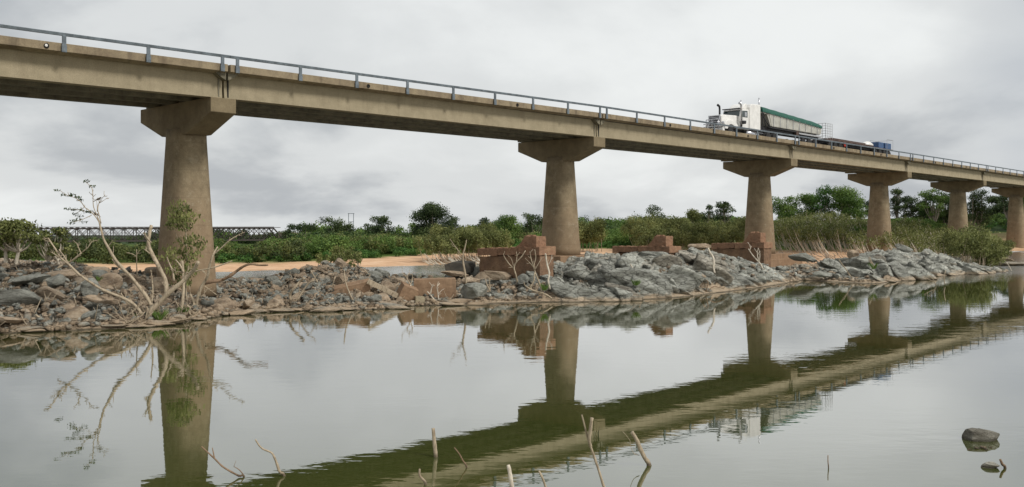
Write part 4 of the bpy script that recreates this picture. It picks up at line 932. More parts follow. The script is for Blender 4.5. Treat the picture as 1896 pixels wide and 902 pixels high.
# ------------------------------------------------------------------ vegetation
def tree(px, Z, ytop, wpx, label, leaf=None, base_y=None, form='round', dens=1.0, name='tree', cat='tree', group=None, seed=None, lean=0, bark=M_BARK, cb=.18, lsize=None, stems=1, trk=.024):
    """crown top at photo row ytop, crown width wpx, standing at bearing px, distance Z"""
    leaf = leaf or L_DARK; wpx = wpx * (1.45 if group == G1 and 540 < px < 1000 else 1.2 if group == G1 else 1)
    seed = seed if seed is not None else int(px * 7 + ytop); rg = random.Random(seed)
    x = (px - CX) / FPX * Z; g = tz(x, Z) if base_y is None else CAMH + (HZ - base_y) * Z / FPX
    top = CAMH + (HZ - ytop) * Z / FPX; H = max(top - g, 1.0); Wd = wpx * Z / FPX; r = Wd / 2
    root = empty(name, (x, Z, g - .1), 0, label, cat, group)
    C = []; Rr = []
    n = {'round': 24, 'sparse': 15, 'umbrella': 11, 'upright': 10, 'shrub': 22, 'airy': 26}[form]
    z0 = cb * H
    for i in range(n):
        if form in ('round', 'shrub', 'airy'):
            a = rg.uniform(0, 6.283); u = rg.random() ** .6; v = rg.random()
            zz = z0 + (H - z0) * (.12 + .78 * v); wid = math.sqrt(max(.05, 1 - (2 * v - .8) ** 2 * .55))
            C.append((math.cos(a) * u * r * .78 * wid, math.sin(a) * u * r * .6 * wid, zz)); s = rg.uniform(.20, .36) * (r * .6 + (H - z0) * .3) * 1.15
            if form == 'airy': s *= .72
        elif form == 'sparse':
            a = rg.uniform(0, 6.283); v = (i + .5) / n; zz = z0 + (H - z0) * v
            C.append((math.cos(a) * r * rg.uniform(.2, .8), math.sin(a) * r * .5, zz * .93)); s = rg.uniform(.24, .42) * r * 1.2
        elif form == 'umbrella':
            C.append(((i / (n - 1) - .5) * 1.7 * r, rg.uniform(-.4, .4) * r, H * rg.uniform(.8, .93))); s = rg.uniform(.18, .28) * r * 1.4
        else:
            v = (i + .5) / n; C.append((rg.uniform(-.4, .4) * r, rg.uniform(-.4, .4) * r, z0 + (H - z0) * v * .92)); s = r * rg.uniform(.3, .55)
        Rr.append((s * rg.uniform(1, 1.35), s, s * rg.uniform(.6, .85)))
        if C[-1][2] + Rr[-1][2] > H: C[-1] = (C[-1][0], C[-1][1], H - Rr[-1][2] * .9)
    if lean: C = [(c[0] + lean * c[2], c[1], c[2]) for c in C]
    ls = lsize or max(.10, Z * .00115)
    area = sum(q[0] * q[2] for q in Rr) / n; per = int(dens * 3.1 * area / (ls * ls * .3) * .9)
    per = max(40, min(per, 700))
    V, F, T = leaf_cloud(C, Rr, per, ls * 1.25, seed, .62)
    mesh_np('crown', V, F, leaf, root, attrs={'tint': ('FACE', T)})
    mb = MB(); tr = max(.05, H * trk)
    for sidx in range(stems):
        sx = (sidx - (stems - 1) / 2) * r * .25
        th = z0 * rg.uniform(.75, 1.0) if form != 'shrub' else .25 * H
        bx = lean * th + rg.uniform(-.05, .05) * H
        trunk = smooth_path([(sx, 0, -.3), (sx * 1.3 + bx * .4, 0, th * .5), (sx * 1.8 + bx, rg.uniform(-.1, .1) * r, th)], 3)
        mb.tube(trunk, [tr * (1 - .35 * i / (len(trunk) - 1)) for i in range(len(trunk))], 7)
        for i, c in enumerate(C):
            if i % stems != sidx: continue
            p0 = trunk[-1 - (i % 2)]
            mid = Vector(p0) * .45 + Vector(c) * .55 + Vector((rg.uniform(-.08, .08) * r, 0, -.06 * H))
            mb.tube(smooth_path([p0, mid, c], 3), [tr * f for f in (.5, .45, .4, .34, .28, .2, .12)], 5)
    mb.build('trunk', bark, root, smooth=True)
    return root
G1 = 'trees standing up out of the far woodland'; G2 = 'trees on the right-hand bank top'
ZB = 150
tree(560, ZB, 413, 38, 'flat-topped umbrella tree just right of the end of the old truss bridge', L_DARK, form='umbrella', group=G1)
tree(532, ZB + 8, 424, 22, 'low round tree at the very end of the old truss bridge', L_DARK, group=G1)
tree(619, ZB, 399, 34, 'dark fork-headed tree left of the lattice mast', L_DARK, form='sparse', group=G1, dens=1.3)
tree(642, ZB, 411, 24, 'dense dark ball of a tree touching the lattice mast', L_DARK, group=G1)
tree(704, ZB - 5, 396, 50, 'dome-crowned tree right of the lattice mast', L_DARK, group=G1, form='airy', dens=1.4)
tree(800, ZB - 10, 374, 66, 'tallest dark tree of the middle woodland', L_DARK, group=G1, dens=1.2)
tree(768, ZB, 408, 26, 'small pale-leaved tree left of the tallest dark tree', L_MID, form='airy', group=G1)
tree(842, ZB - 5, 395, 28, 'crooked dark tree right of the tallest dark tree', L_DARK, form='sparse', group=G1, dens=1.3)
tree(873, ZB + 10, 416, 20, 'small bright-green tree top far behind the big bush', L_BRI, group=G1)
tree(896, ZB, 402, 28, 'dark top-heavy tree above the left end of the largest ruin', L_DARK, group=G1)
tree(934, ZB - 8, 397, 50, 'broad dense green tree above the middle of the largest ruin', L_MID, group=G1, dens=1.2)
tree(985, ZB - 4, 392, 46, 'hazy grey-green tree against the left side of the second column', L_DARK, form='airy', group=G1, dens=1.3)
tree(1113, ZB + 20, 403, 26, 'small domed tree on the skyline right of the second column', L_DARK, form='airy', group=G1, dens=1.3)
tree(1214, 145, 376, 34, 'ragged dark tree with upright tufts above the second ruin', L_DARK, form='sparse', group=G1, cb=.3)
tree(1233, 144, 393, 10, 'narrow pillar-like dark tree beside the ragged one', L_DARK, form='upright', group=G1, cb=.1)
tree(1249, 143, 397, 16, 'little light tree top right of the pillar-like tree', L_OLI, group=G1, form='airy')
tree(1284, 145, 384, 26, 'bushy olive tree left of the pair over the third ruin', L_OLI, group=G1)
tree(1311, 146, 375, 26, 'lacy dark tree, left one of the pair on the skyline', L_DARK, form='airy', group=G1, cb=.45)
tree(1341, 146, 371, 38, 'round lacy dark tree, right one of the pair on the skyline', L_DARK, form='airy', group=G1, cb=.45, dens=1.2)
tree(1376, 150, 402, 30, 'low tree top touching the left side of the third column', L_DARK, group=G1)
for a in ((1452, 168, 359, 50, 'light round tree just right of the third column', L_MID, 'round', 1), (1495, 168, 357, 54, 'twin-trunked tree, second right of the third column', L_MID, 'round', 2), (1531, 165, 342, 50, 'tall bright tree left of the biggest bank-top tree', L_BRI, 'airy', 1),
          (1563, 163, 344, 66, 'biggest spreading green tree on the bank top', L_MID, 'round', 2), (1592, 166, 366, 32, 'smaller tree on the right flank of the biggest one', L_MID, 'airy', 1), (1612, 172, 368, 28, 'dense tree half hidden by the left side of the fourth column', L_DARK, 'round', 1),
          (1660, 172, 343, 26, 'tall tree half hidden by the right side of the fourth column', L_DARK, 'airy', 1), (1681, 170, 361, 46, 'airy tree right of the fourth column', L_DARK, 'airy', 2), (1706, 168, 371, 40, 'low round tree between the fourth and fifth columns', L_DARK, 'round', 1),
          (1728, 166, 342, 50, 'tall thin-stemmed tree left of the fifth column', L_MID, 'airy', 1), (1756, 168, 352, 36, 'dark tree tucked under the fifth pier cap', L_DARK, 'round', 1), (1806, 176, 343, 52, 'tall sparse tree right of the fifth column', L_DARK, 'airy', 2),
          (1843, 215, 362, 44, 'spreading low tree on the grassy bank before the sixth pier', L_DARK, 'round', 2), (1868, 205, 352, 34, 'dark tree partly hidden by the sixth pier cap', L_DARK, 'airy', 1), (1905, 205, 350, 50, 'tree at the right edge behind the sixth column', L_MID, 'round', 1)):
    tree(a[0], a[1], a[2], a[3] * 1.15, a[4], a[5], form=a[6], stems=a[7], group=G2, cb=.16, bark=M_BARK, dens=1.25)
# near olive trees on the left end of the rocky bank
tree(20, 58, 404, 120, 'large olive tree with pale trunk at the left edge', L_OLI, form='round', dens=1.3, cb=.52, stems=2, base_y=506, lsize=.15, bark=M_PALE, trk=.042)
tree(104, 60, 418, 80, 'smaller olive tree with leaning pale trunk left of the big dead tree', L_OLI, form='airy', dens=1.7, cb=.35, lean=-.1, base_y=503, lsize=.14, stems=2, bark=M_PALE, trk=.04)
tree(-75, 56, 395, 120, 'olive tree beyond the left edge of the picture', L_OLI, dens=1.2, base_y=506, lsize=.18) if False else None
# leafy sapling before the first column
def sapling():
    Z = 44.6; base = W(346, 572, Z); root = empty('sapling', tuple(base), 0, 'slender green-leaved sapling growing in front of the first concrete column', 'tree')
    rg = random.Random(2); off = Vector(base); mb = MB()
    for pts, a, b in (([(346, 572), (345, 545), (343, 515), (346, 485), (345, 455), (344, 430), (338, 405), (332, 385)], 1.8, .6), ([(344, 500), (330, 480), (315, 465)], 1, .4), ([(346, 480), (358, 462), (366, 450)], .9, .4), ([(345, 455), (332, 445), (322, 425)], .8, .4), ([(344, 430), (352, 415), (350, 402)], .7, .4)):
        stick(pts, a, b, Z, rg, mb, .1)
    mb.v = [tuple(Vector(v) - off) for v in mb.v]; mb.build('trunk', M_DEAD, root, smooth=True)
    cl = [(332, 380, .35), (322, 390, .3), (340, 388, .35), (326, 402, .45), (340, 404, .55), (350, 402, .35), (318, 415, .3), (332, 415, .45), (345, 418, .35), (350, 440, .3), (335, 450, .35), (362, 446, .4), (372, 455, .25), (352, 462, .45), (340, 470, .4), (325, 468, .35), (312, 462, .3), (360, 475, .3), (330, 485, .35), (345, 492, .4), (318, 500, .35), (335, 508, .4), (352, 505, .3), (306, 478, .3), (325, 520, .3), (345, 525, .3)]
    C = [W(x, y, Z + rg.uniform(-.5, .5)) - np.array(base) for x, y, s in cl]; Rr = [(s * 1.35, s * 1.1, s * .8) for *_, s in cl]
    V, F, T = leaf_cloud(C, Rr, 70, .17, 77, .42, hang=True); mesh_np('crown', V, F, L_OLI, root, attrs={'tint': ('FACE', T)})
sapling()
# stemmy scrub on sand: leafy wands over pale leaning stems
def scrub(name, label, cells, leaf, lean, nst, seed, group=None, kind=None, dens=1.0, lsize=.13, stemmat=M_DEAD, cat='bush', srad=.035):
    """cells: (px, Z, height, half width m)"""
    rg = random.Random(seed); C = []; Rr = []; mb = MB()
    px, Z = cells[0][0], cells[0][1]; bx = (px - CX) / FPX * Z; bz = tz(bx, Z); off = Vector((bx, Z, bz))
    for (px, Z, h, w) in cells:
        x = (px - CX) / FPX * Z; g = tz(x, Z)
        for k in range(nst):
            sx = x + rg.uniform(-1, 1) * w; sy = Z + rg.uniform(-.8, .8) * w; l = lean * rg.uniform(.5, 1.3) + rg.uniform(-.2, .2); hh = h * rg.uniform(.6, 1.0)
            gg = g; ly = rg.uniform(-.25, .25)
            P = [(sx, sy, gg - .2), (sx + l * hh * .45, sy + ly * hh * .4, gg + hh * .4), (sx + l * hh * .85, sy + ly * hh, gg + hh * .95)]
            P = smooth_path(P, 3)
            mb.tube([Vector(p) - off for p in P], [srad * rg.uniform(.7, 1.4) * (1 - .75 * i / 6) for i in range(7)], 4)
            for q in range(2):
                i = rg.choice((3, 4, 5)); p = P[i]; e = p + Vector((rg.uniform(-.5, .5), rg.uniform(-.4, .4), rg.uniform(.3, .9))) * hh * .3
                mb.tube([Vector(p) - off, Vector(e) - off], [srad * .5, srad * .2], 3)
                C.append(e - off); s = hh * rg.uniform(.10, .18); Rr.append((s, s, s * 1.05))
            for i in ((5, 6) if kind else (4, 5, 6)):
                C.append(P[i] + Vector((rg.uniform(-.2, .2), rg.uniform(-.2, .2), 0)) * hh * .6 - off); s = hh * rg.uniform(.13, .26); Rr.append((s, s, s * .9))
    area = sum(q[0] * q[2] for q in Rr) / len(Rr); per = max(12, int(dens * 2.0 * area / (lsize * lsize * .3)))
    V, F, T = leaf_cloud([tuple(c) for c in C], Rr, per, lsize * 1.35, seed, .62)
    if kind == 'stuff':
        o = mesh_np(name, V, F, leaf, attrs={'tint': ('FACE', T)}); o.location = off; tag(o, label, cat, group, 'stuff')
        s = mb.build('stem', stemmat, o, smooth=True); s['kind'] = 'stuff'; return o
    root = empty(name, tuple(off), 0, label, cat, group)
    mesh_np('foliage', V, F, leaf, root, attrs={'tint': ('FACE', T)}); mb.build('stem', stemmat, root, smooth=True); return root
scrub('bush', 'big olive bush with pale stems on the sand left of the largest ruin', [(820, 104, 3.2, 2.2), (845, 107, 3.6, 2.4), (872, 108, 3.7, 2.6), (900, 109, 3.6, 2.2), (920, 110, 3.4, 2), (858, 112, 3.8, 2.6), (888, 114, 3.9, 2.6)], L_OLI, -.25, 12, 51)
scrub('bush', 'low sprawling olive bush on the sand across the channel', [(612, 93, 1.5, 1.4), (632, 94, 2.1, 1.4), (648, 93, 1.6, 1.2)], L_OLI, .05, 10, 52)
scrub('bush', 'small dry-looking bush at the crest of the debris heap', [(640, 60, .55, .7)], L_OLI, .1, 10, 53, lsize=.07, srad=.012)
scrub('bush', 'olive bush against the right side of the second column', [(1092, 125, 4.0, 1.8), (1075, 124, 3.8, 1.5)], L_OLI, 0, 12, 54)
scrub('bush', 'green-yellow reedy bush growing from the tip of the right outcrop', [(1800, 93, 3.9, 1.5), (1788, 92, 3.2, 1.2), (1822, 95, 3.3, 1.2), (1778, 96, 4.0, 1.3)], L_OLI, .08, 13, 55, dens=.6)
scrub('bush', 'leaning olive bush tangled at the fifth column foot', [(1835, 118, 3.4, 1.6), (1820, 116, 3.8, 1.6)], L_OLI, .25, 10, 56)
rg = random.Random(12); cells = []
for k in range(44):
    px = rg.uniform(1195, 1385); Z = rg.uniform(100, 140); cells.append((px, Z, rg.uniform(3.0, 4.3), 1.8))
scrub('scrub_thicket', 'olive scrub thicket with leaning pale stems behind the second and third ruins', cells, L_OLI, -.35, 7, 57, kind='stuff', cat='scrub')
cells = []
for k in range(58):
    px = rg.uniform(1440, 1625); f = rg.random() ** .8; Z = 114 + 40 * f; cells.append((px, Z, rg.uniform(1.8, 4.1) * (1 - .2 * f), 1.8))
scrub('scrub_thicket', 'flood-flattened scrub thicket between the third and fourth columns', cells, L_OLI, -.6, 8, 58, kind='stuff', cat='scrub', stemmat=M_PALE, dens=.42, srad=.075)
cells = []
for k in range(46):
    px = rg.uniform(1650, 1800); f = rg.random(); Z = 112 + 40 * f; cells.append((px, Z, rg.uniform(2.2, 3.6), 1.7))
scrub('scrub_thicket', 'flood-flattened scrub thicket right of the fourth column', cells, L_OLI, -.75, 7, 59, kind='stuff', cat='scrub', stemmat=M_PALE, dens=.38, srad=.075)
# bare flattened driftwood tangle on the sand
def driftwood_tangle(pa, pb, za, zb, n, label, seed, ang=(-1.1, -.2), sc=1.0, shore=False, mat=None):
    rg = random.Random(seed); mb = MB()
    for k in range(n):
        px = rg.uniform(pa, pb); Z = rg.uniform(za, zb) + (7323 / (np.interp(px, SH[:, 0], SH[:, 1]) - HZ) if shore else 0); x = (px - CX) / FPX * Z; g = tz(x, Z); l = rg.uniform(.8, 2.6) * sc; a = rg.uniform(*ang)
        e = (x + math.cos(a) * -l, Z + rg.uniform(-.4, .4) * l, g + abs(math.sin(a)) * l * .7)
        m = ((x + e[0]) / 2, (Z + e[1]) / 2, (g + e[2]) / 2 - .08 * l)
        mb.tube(smooth_path([(x, Z, g - .1), m, e], 2), [q * (sc ** .8) for q in (.055, .05, .045, .035, .02)], 4)
    o = mb.build('driftwood_tangle', mat or M_PALE, None, smooth=True); tag(o, label, 'driftwood', kind='stuff')
driftwood_tangle(1440, 1625, 98, 116, 75, 'tangle of bare grey flood wood under the scrub between the third and fourth columns', 61, (-1.4, -.05), .9, False, M_BARK)
driftwood_tangle(1650, 1850, 104, 124, 95, 'tangle of bare grey flood wood right of the fourth column', 62, (-1.4, -.05), .9, False, M_BARK)
driftwood_tangle(1240, 1330, 96, 108, 40, 'bare flood wood behind the round boulder between the ruins', 63)
driftwood_tangle(795, 920, 100, 106, 45, 'dark flood wood under the big olive bush', 64)

driftwood_tangle(215, 345, .0, 1.6, 130, 'tangle of fine bleached roots and twigs around the big dead tree base', 65, (-2.9, -.2), .36, True, M_DEAD)
driftwood_tangle(345, 900, .2, 9, 170, 'thin dead sticks strewn over the rubble bank', 66, (-2.9, -.1), .36, True, M_DEAD)
driftwood_tangle(-60, 230, .5, 9, 60, 'dead sticks strewn over the left rubble bank', 67, (-2.9, -.1), .4, True, M_DEAD)
# woodland mass of the far bank
SIL = np.array([(-600, 425), (0, 430), (90, 440), (200, 443), (245, 436), (300, 428), (380, 425), (450, 430), (500, 436), (530, 434), (560, 428), (600, 424), (655, 428), (700, 426), (760, 429), (790, 424), (860, 427), (950, 422), (1000, 418), (1080, 413), (1120, 411), (1200, 409), (1260, 404), (1300, 402), (1390, 404), (1420, 408), (1500, 406), (1640, 405), (1750, 398), (1860, 393), (2400, 392)], float)
def woodland(name, label, n, pa, pb, leaf, seed, zlo, zhi, hmax, lsize=.24, silx=0, ridge=False):
    rg = np.random.default_rng(seed); C = []; Rr = []
    k1z = lambda p, c: np.interp(p, GK, GV[:, c])
    for i in range(n):
        px = rg.uniform(pa, pb); lo = k1z(px, 2) + zlo; hi = k1z(px, 2) + zhi; Z = lo + (hi - lo) * rg.random(); x = (px - CX) / FPX * Z; g = gz(x, Z)
        lim = CAMH + (HZ - np.interp(px, SIL[:, 0], SIL[:, 1]) - silx) * Z / FPX - g
        if px < 540 and Z < 170: lim = CAMH - (29 + 9 * math.sin(px * .045) * math.sin(px * .013 + 2)) * Z / FPX - g
        h = min(hmax * rg.uniform(.6, 1.1), lim * rg.uniform(.88, 1.03))
        if ridge: h = lim * (rg.uniform(.8, 1.02) + .55 * rg.random() ** 4)
        if h < .5: continue
        w = max(1.0, h * rg.uniform(.6, 1.0)); m = 7
        for q in range(m):
            a = rg.uniform(0, 6.28); u = rg.uniform(.1, .65) * w; s = w * rg.uniform(.34, .52); zz = h * rg.uniform(.25, .8)
            zz = min(zz, h - s * .75)
            C.append((x + math.cos(a) * u, Z + math.sin(a) * u, g + max(zz, s * .4))); Rr.append((s, s, s * .8))
    area = sum(q[0] * q[2] for q in Rr) / len(Rr); per = int(2.3 * area / (lsize * lsize * .3))
    V, F, T = leaf_cloud(C, Rr, min(per, 260), lsize * 1.25, seed, .6)
    o = mesh_np(name, V, F, leaf, attrs={'tint': ('FACE', T)}); tag(o, label, 'woodland', kind='stuff')
woodland('far_woodland', 'dark woodland canopy lining the far bank', 520, -450, 1430, L_FAR, 71, 26, 80, 7, .27)
woodland('woodland_ridge', 'dark tree-top line behind the far bank woodland', 330, -400, 1450, L_DARK, 77, 70, 100, 9, .30, 0, True)
woodland('woodland_crowns', 'rounded green crowns rising within the far woodland', 150, 380, 1430, L_MID, 78, 55, 85, 9, .30, 0, True)
woodland('bank_shrubs', 'mid-green shrubs on the lower slope of the far bank', 300, 380, 1190, L_MID, 72, 4, 40, 2.6, .2, 8)
woodland('bank_undergrowth', 'bright green undergrowth along the sand of the far bank', 230, 380, 1190, L_BRI, 73, 0, 16, 1.0, .16, 16)
woodland('dark_shrubs', 'dark olive shrubs on the bank below the old truss bridge', 260, -200, 560, L_OLD, 79, 0, 45, 2.4, .2, 8)
woodland('olive_shrubs', 'olive shrubs scattered in front of the far woodland', 130, 180, 1140, L_OLI, 74, 6, 30, 2.6, .18, 6)
woodland('bank_top_shrubs', 'green shrubs covering the right-hand bank slope', 480, 1400, 2300, L_MID, 75, 8, 50, 2.2, .22, 0)
woodland('bank_grass', 'low bright cover on the right-hand bank slope', 200, 1640, 2250, L_BRI, 76, 4, 44, 1.0, .18, 0)
# grass tufts at the dead tree foot
def tuft(px, py, Z, s, label):
    rg = random.Random(int(px)); p = W(px, py, Z); mb = MB()
    for k in range(58):
        a = rg.uniform(0, 6.28); l = s * rg.uniform(.5, 1.1); r = rg.uniform(0, s * .4); b = Vector((math.cos(a) * r, math.sin(a) * r, -.05)); t = b + Vector((math.cos(a) * l * .6, math.sin(a) * l * .6, l))
        w = Vector((-math.sin(a), math.cos(a), 0)) * .014
        m = b * .5 + t * .5 + Vector((0, 0, .12 * l)); mb.add([b - w, b + w, m + w * .8, t, m - w * .8], [(0, 1, 2, 3, 4)])
    o = mb.build('grass_tuft', M_GRASS, None); o.location = (p[0], p[1], max(p[2], 0)); tag(o, label, 'grass tuft')
M_GRASS = plain('grass_blade', (.10, .17, .03), .8, 0, .4)
tuft(252, 596, 40.0, .45, 'green grass tuft left of the big dead tree base'); tuft(297, 590, 40.2, .5, 'green grass tuft right of the big dead tree base'); tuft(338, 580, 42, .4, 'grass tuft at the grey forked stump')
tuft(1008, 536, 51.5, .4, 'bright grass tuft at the foot of the largest ruin'); tuft(1178, 527, 54, .4, 'yellow-green grass tuft on the left side of the grey outcrop'); tuft(1617, 497, 71, .5, 'grass tuft on the shoulder of the far right outcrop')
tuft(185, 520, 44, .3, 'low green tuft among the boulders left of the big dead tree')

# ------------------------------------------------------------------ old truss bridge far left
def truss():
    A = W(-120, HZ, 138); B = W(525, HZ, 165); d = Vector((B[0] - A[0], B[1] - A[1], 0)); Lt = d.length; rz = math.atan2(d.y, d.x)
    root = empty('truss_bridge', (A[0], A[1], 0), rz, 'old dark steel lattice truss railway bridge far behind at left', 'bridge')
    zt, zb = 3.93, 1.85; npan = 30; pan = Lt / npan
    for y in (0, 3.2):
        MB().box(0, Lt - pan, y - .12, y + .12, zt - .22, zt).build('top_chord', M_RUST, root)
        MB().box(0, Lt, y - .12, y + .12, zb - .2, zb + .02).build('bottom_chord', M_RUST, root)
        mb = MB()
        for k in range(npan - 1):
            x0 = k * pan
            mb.tube([(x0, y, zb), (x0 + pan, y, zt - .1)], .06, 4); mb.tube([(x0 + pan, y, zb), (x0, y, zt - .1)], .06, 4)
            mb.tube([(x0 + pan * .5, y, zb), (x0 + pan * 1.5 if k < npan - 2 else x0 + pan, y, zt - .1)], .04, 4); mb.tube([(x0, y, zb), (x0, y, zt)], .07, 4)
        mb.build('lattice', M_RUST, root)
        MB().tube([(Lt - pan, y, zt - .12), (Lt, y, zb)], .13, 6).build('end_post', M_RUST, root)
    mb = MB()
    for k in range(npan * 2): mb.box(k * pan / 2, k * pan / 2 + .25, -.3, 3.5, zt + .003, zt + .1)
    mb.build('sleepers', M_RUST, root)
    MB().box(0, Lt - pan, -.12, -.06, zt + .12, zt + .2).build('rail', M_RUST, root)
    for x in (Lt * .02, Lt * .36, Lt * .70): MB().box(x - .5, x + .5, -.4, 3.6, -1, zb - .203).build('pier', M_PLINTH, root, bevel=.05)
    MB().box(Lt + .1, Lt + 2.6, -.6, 3.8, -.5, zb + 1.2).build('abutment', M_GIRD, root, bevel=.05)
truss()
# H-frame mast
def mast():
    p = W(650, HZ, 178); root = empty('power_mast', (p[0], p[1], gz(p[0], p[1])), 0, 'thin grey two-legged lattice mast on the skyline of the middle woodland', 'mast')
    g = root.location.z; zt = CAMH + (HZ - 395) * 178 / FPX - g; w = .48
    for s in (-1, 1): MB().tube([(s * w, 0, -.2), (s * w, 0, zt)], .055, 6).build('leg', M_STEEL, root)
    MB().box(-w - .15, w + .15, -.04, .04, zt - .1, zt).build('crossarm', M_STEEL, root); MB().box(-w, w, -.04, .04, zt - 1.7, zt - 1.6).build('brace', M_STEEL, root)
mast()

# ------------------------------------------------------------------ road train
def deckz(t): return Hb(t) + 1.42
def wheel(parent, x, y, z, r=.5, w=.26, name='wheel'):
    M = Matrix.Translation((x, y, z)) @ Matrix.Rotation(R(90), 4, 'X')
    o = MB().lathe([(r * .55, -w / 2), (r * .9, -w / 2), (r, -w * .35), (r, w * .35), (r * .9, w / 2), (r * .55, w / 2)], 24, M).build(name, M_TYRE, parent, smooth=False)
    MB().lathe([(r * .54, -w * .42), (r * .54, w * .505), (r * .42, w * .38), (r * .2, w * .40), (r * .18, w * .55), (.02, w * .56)], 18, M).build('rim', M_RIM, o)
TQ, TW = .75, 2.05
def truck_root(name, t, label, cat): return empty(name, tuple(BP(t, TQ, deckz(t) + .002)), RZ, label, cat)
def prim():
    T0 = 50.3; root = truck_root('truck', T0, 'white long-nosed prime mover with tall sleeper cab crossing the bridge', 'truck'); w = TW
    yz = lambda poly, x0, x1, mat, nm, bev=.03, par=None: MB().prism(poly, x0, x1, lambda u, v, a: (a, u, v)).build(nm, mat, par or root, bevel=bev)
    xz = lambda poly, y0, y1, mat, nm, bev=.04, par=None: MB().prism(poly, y0, y1, lambda u, v, a: (u, a, v)).build(nm, mat, par or root, bevel=bev)
    xz([(.12, .95), (.10, 1.95), (.35, 2.08), (3.05, 2.2), (3.05, .95)], .32, w - .32, M_WHITE, 'bonnet', .08)
    for y0, y1 in ((.0, .318), (w - .318, w)):
        xz([(.25, .75), (.2, 1.2), (.5, 1.5), (1.0, 1.62), (1.8, 1.58), (2.4, 1.35), (2.6, 1.2), (2.6, .95), (1.95, .95), (1.75, 1.15), (1.3, 1.22), (.88, 1.1), (.72, .75)], y0, y1, M_WHITE, 'mudguard', .05)
    g = MB(); g.box(.06, .098, .5, w - .5, 1.1, 1.95); go = g.build('grille', M_DKMET, root, bevel=.01)
    b = MB()
    for k in range(6): b.box(.03, .058, .5, w - .5, 1.15 + k * .13, 1.19 + k * .13)
    b.box(.02, .06, .42, .497, 1.05, 2.0); b.box(.02, .06, w - .497, w - .42, 1.05, 2.0); b.box(.02, .06, .42, w - .42, 1.953, 2.02)
    b.build('grille_bar', M_CHROME, go)
    xz([(-.2, .35), (-.25, .8), (.1, .82), (.18, .35)], -.02, w + .02, M_WHITE, 'bumper', .05)
    bb = MB(); 
    for z in (.95, 1.2): bb.tube([(-.3, .1, z), (-.35, w / 2, z), (-.3, w - .1, z)], .035, 6)
    for y in (.4, w / 2, w - .4): bb.tube([(-.33, y, .7), (-.33, y, 1.6)], .035, 6)
    bb.tube([(-.33, .4, 1.6), (-.33, w - .4, 1.6)], .035, 6); bb.build('bull_bar', M_CHROME, root, smooth=True)
    for y in (.2, w - .2):
        MB().lathe([(.12, -.03), (.12, .03), (.05, .05)], 14, Matrix.Translation((.16, y, 1.32)) @ Matrix.Rotation(R(-90), 4, 'Y')).build('headlight', M_CHROME, root)
    MB().box(-.02, .05, .1, .3, .55, .66).build('indicator_light', M_ORANGE, root)
    xz([(3.07, .95), (3.07, 2.12), (3.3, 2.78), (3.45, 2.84), (4.75, 2.9), (4.75, .95)], .08, w - .08, M_WHITE, 'cab', .06)
    ws = MB(); ws.add([(x + .45, y, z - .02) for x, y, z in ((2.60, .16, 2.16), (2.60, w - .16, 2.16), (2.80, w - .2, 2.72), (2.80, .2, 2.72), (2.66, .16, 2.14), (2.66, w - .16, 2.14), (2.86, w - .2, 2.70), (2.86, .2, 2.70))], [(0, 3, 2, 1), (4, 5, 6, 7), (0, 1, 5, 4), (2, 3, 7, 6), (1, 2, 6, 5), (3, 0, 4, 7)]); ws.build('windscreen', M_GLASS, root)
    MB().box(3.02, 3.4, .1, w - .1, 2.845, 2.92).build('sun_visor', M_DKMET, root, bevel=.02)
    xz([(3.4, 2.1), (3.5, 2.68), (4.45, 2.74), (4.45, 2.1)], .055, .077, M_GLASS, 'side_window', .0)
    xz([(3.35, 1.0), (3.35, 2.08), (4.6, 2.08), (4.6, 1.0)], .06, .078, M_WHITE, 'door', .01)
    xz([(4.77, 1.0), (4.77, 3.1), (5.0, 3.38), (5.3, 3.48), (6.9, 3.55), (6.9, 1.0)], .0, w, M_WHITE, 'sleeper', .08)
    xz([(3.8, 2.903), (4.1, 3.2), (4.5, 3.45), (4.768, 3.52), (4.768, 2.903)], .3, w - .3, M_WHITE, 'roof_fairing', .08)
    s1 = MB(); s1.tube([(3.0, -.08, 1.0), (3.0, -.08, 2.95), (2.95, -.08, 3.2), (2.65, -.08, 3.3)], [.09, .09, .1, .12], 12); s1.build('air_intake', M_CHROME, root, smooth=True)
    s1 = MB(); s1.tube([(2.9, w + .08, 1.0), (2.9, w + .08, 2.95), (2.85, w + .08, 3.2), (2.55, w + .08, 3.3)], [.09, .09, .1, .12], 12); s1.build('air_intake', M_DKMET, root, smooth=True)
    for x, y, z in ((6.75, .1, 4.2), (6.6, w - .1, 4.15)): MB().tube([(x, y, 3.0), (x, y, z)], .07, 10).build('exhaust_stack', M_CHROME, root, smooth=True)
    MB().lathe([(.28, -.14), (.3, -.1), (.3, .1), (.28, .14)], 16, Matrix.Translation((3.25, -.12, 1.55))).build('air_cleaner', M_DKMET, root, smooth=True)
    MB().box(3.35, 3.6, -.32, -.25, 2.1, 2.5).build('mirror', M_CHROME, root, bevel=.02)
    tk = MB(); tk.tube([(4.5, .3, .62), (6.6, .3, .62)], .3, 16); tk.build('fuel_tank', M_CHROME, root, smooth=True)
    MB().box(2.7, 11.0, .6, w - .6, .72, .95).build('chassis', M_DKMET, root)
    for x in (1.3, 8.6, 9.9):
        for y in (.13, w - .13): wheel(root, x, y, .5)
        if x > 2:
            for y in (.42, w - .42): wheel(root, x, y, .5)
prim()
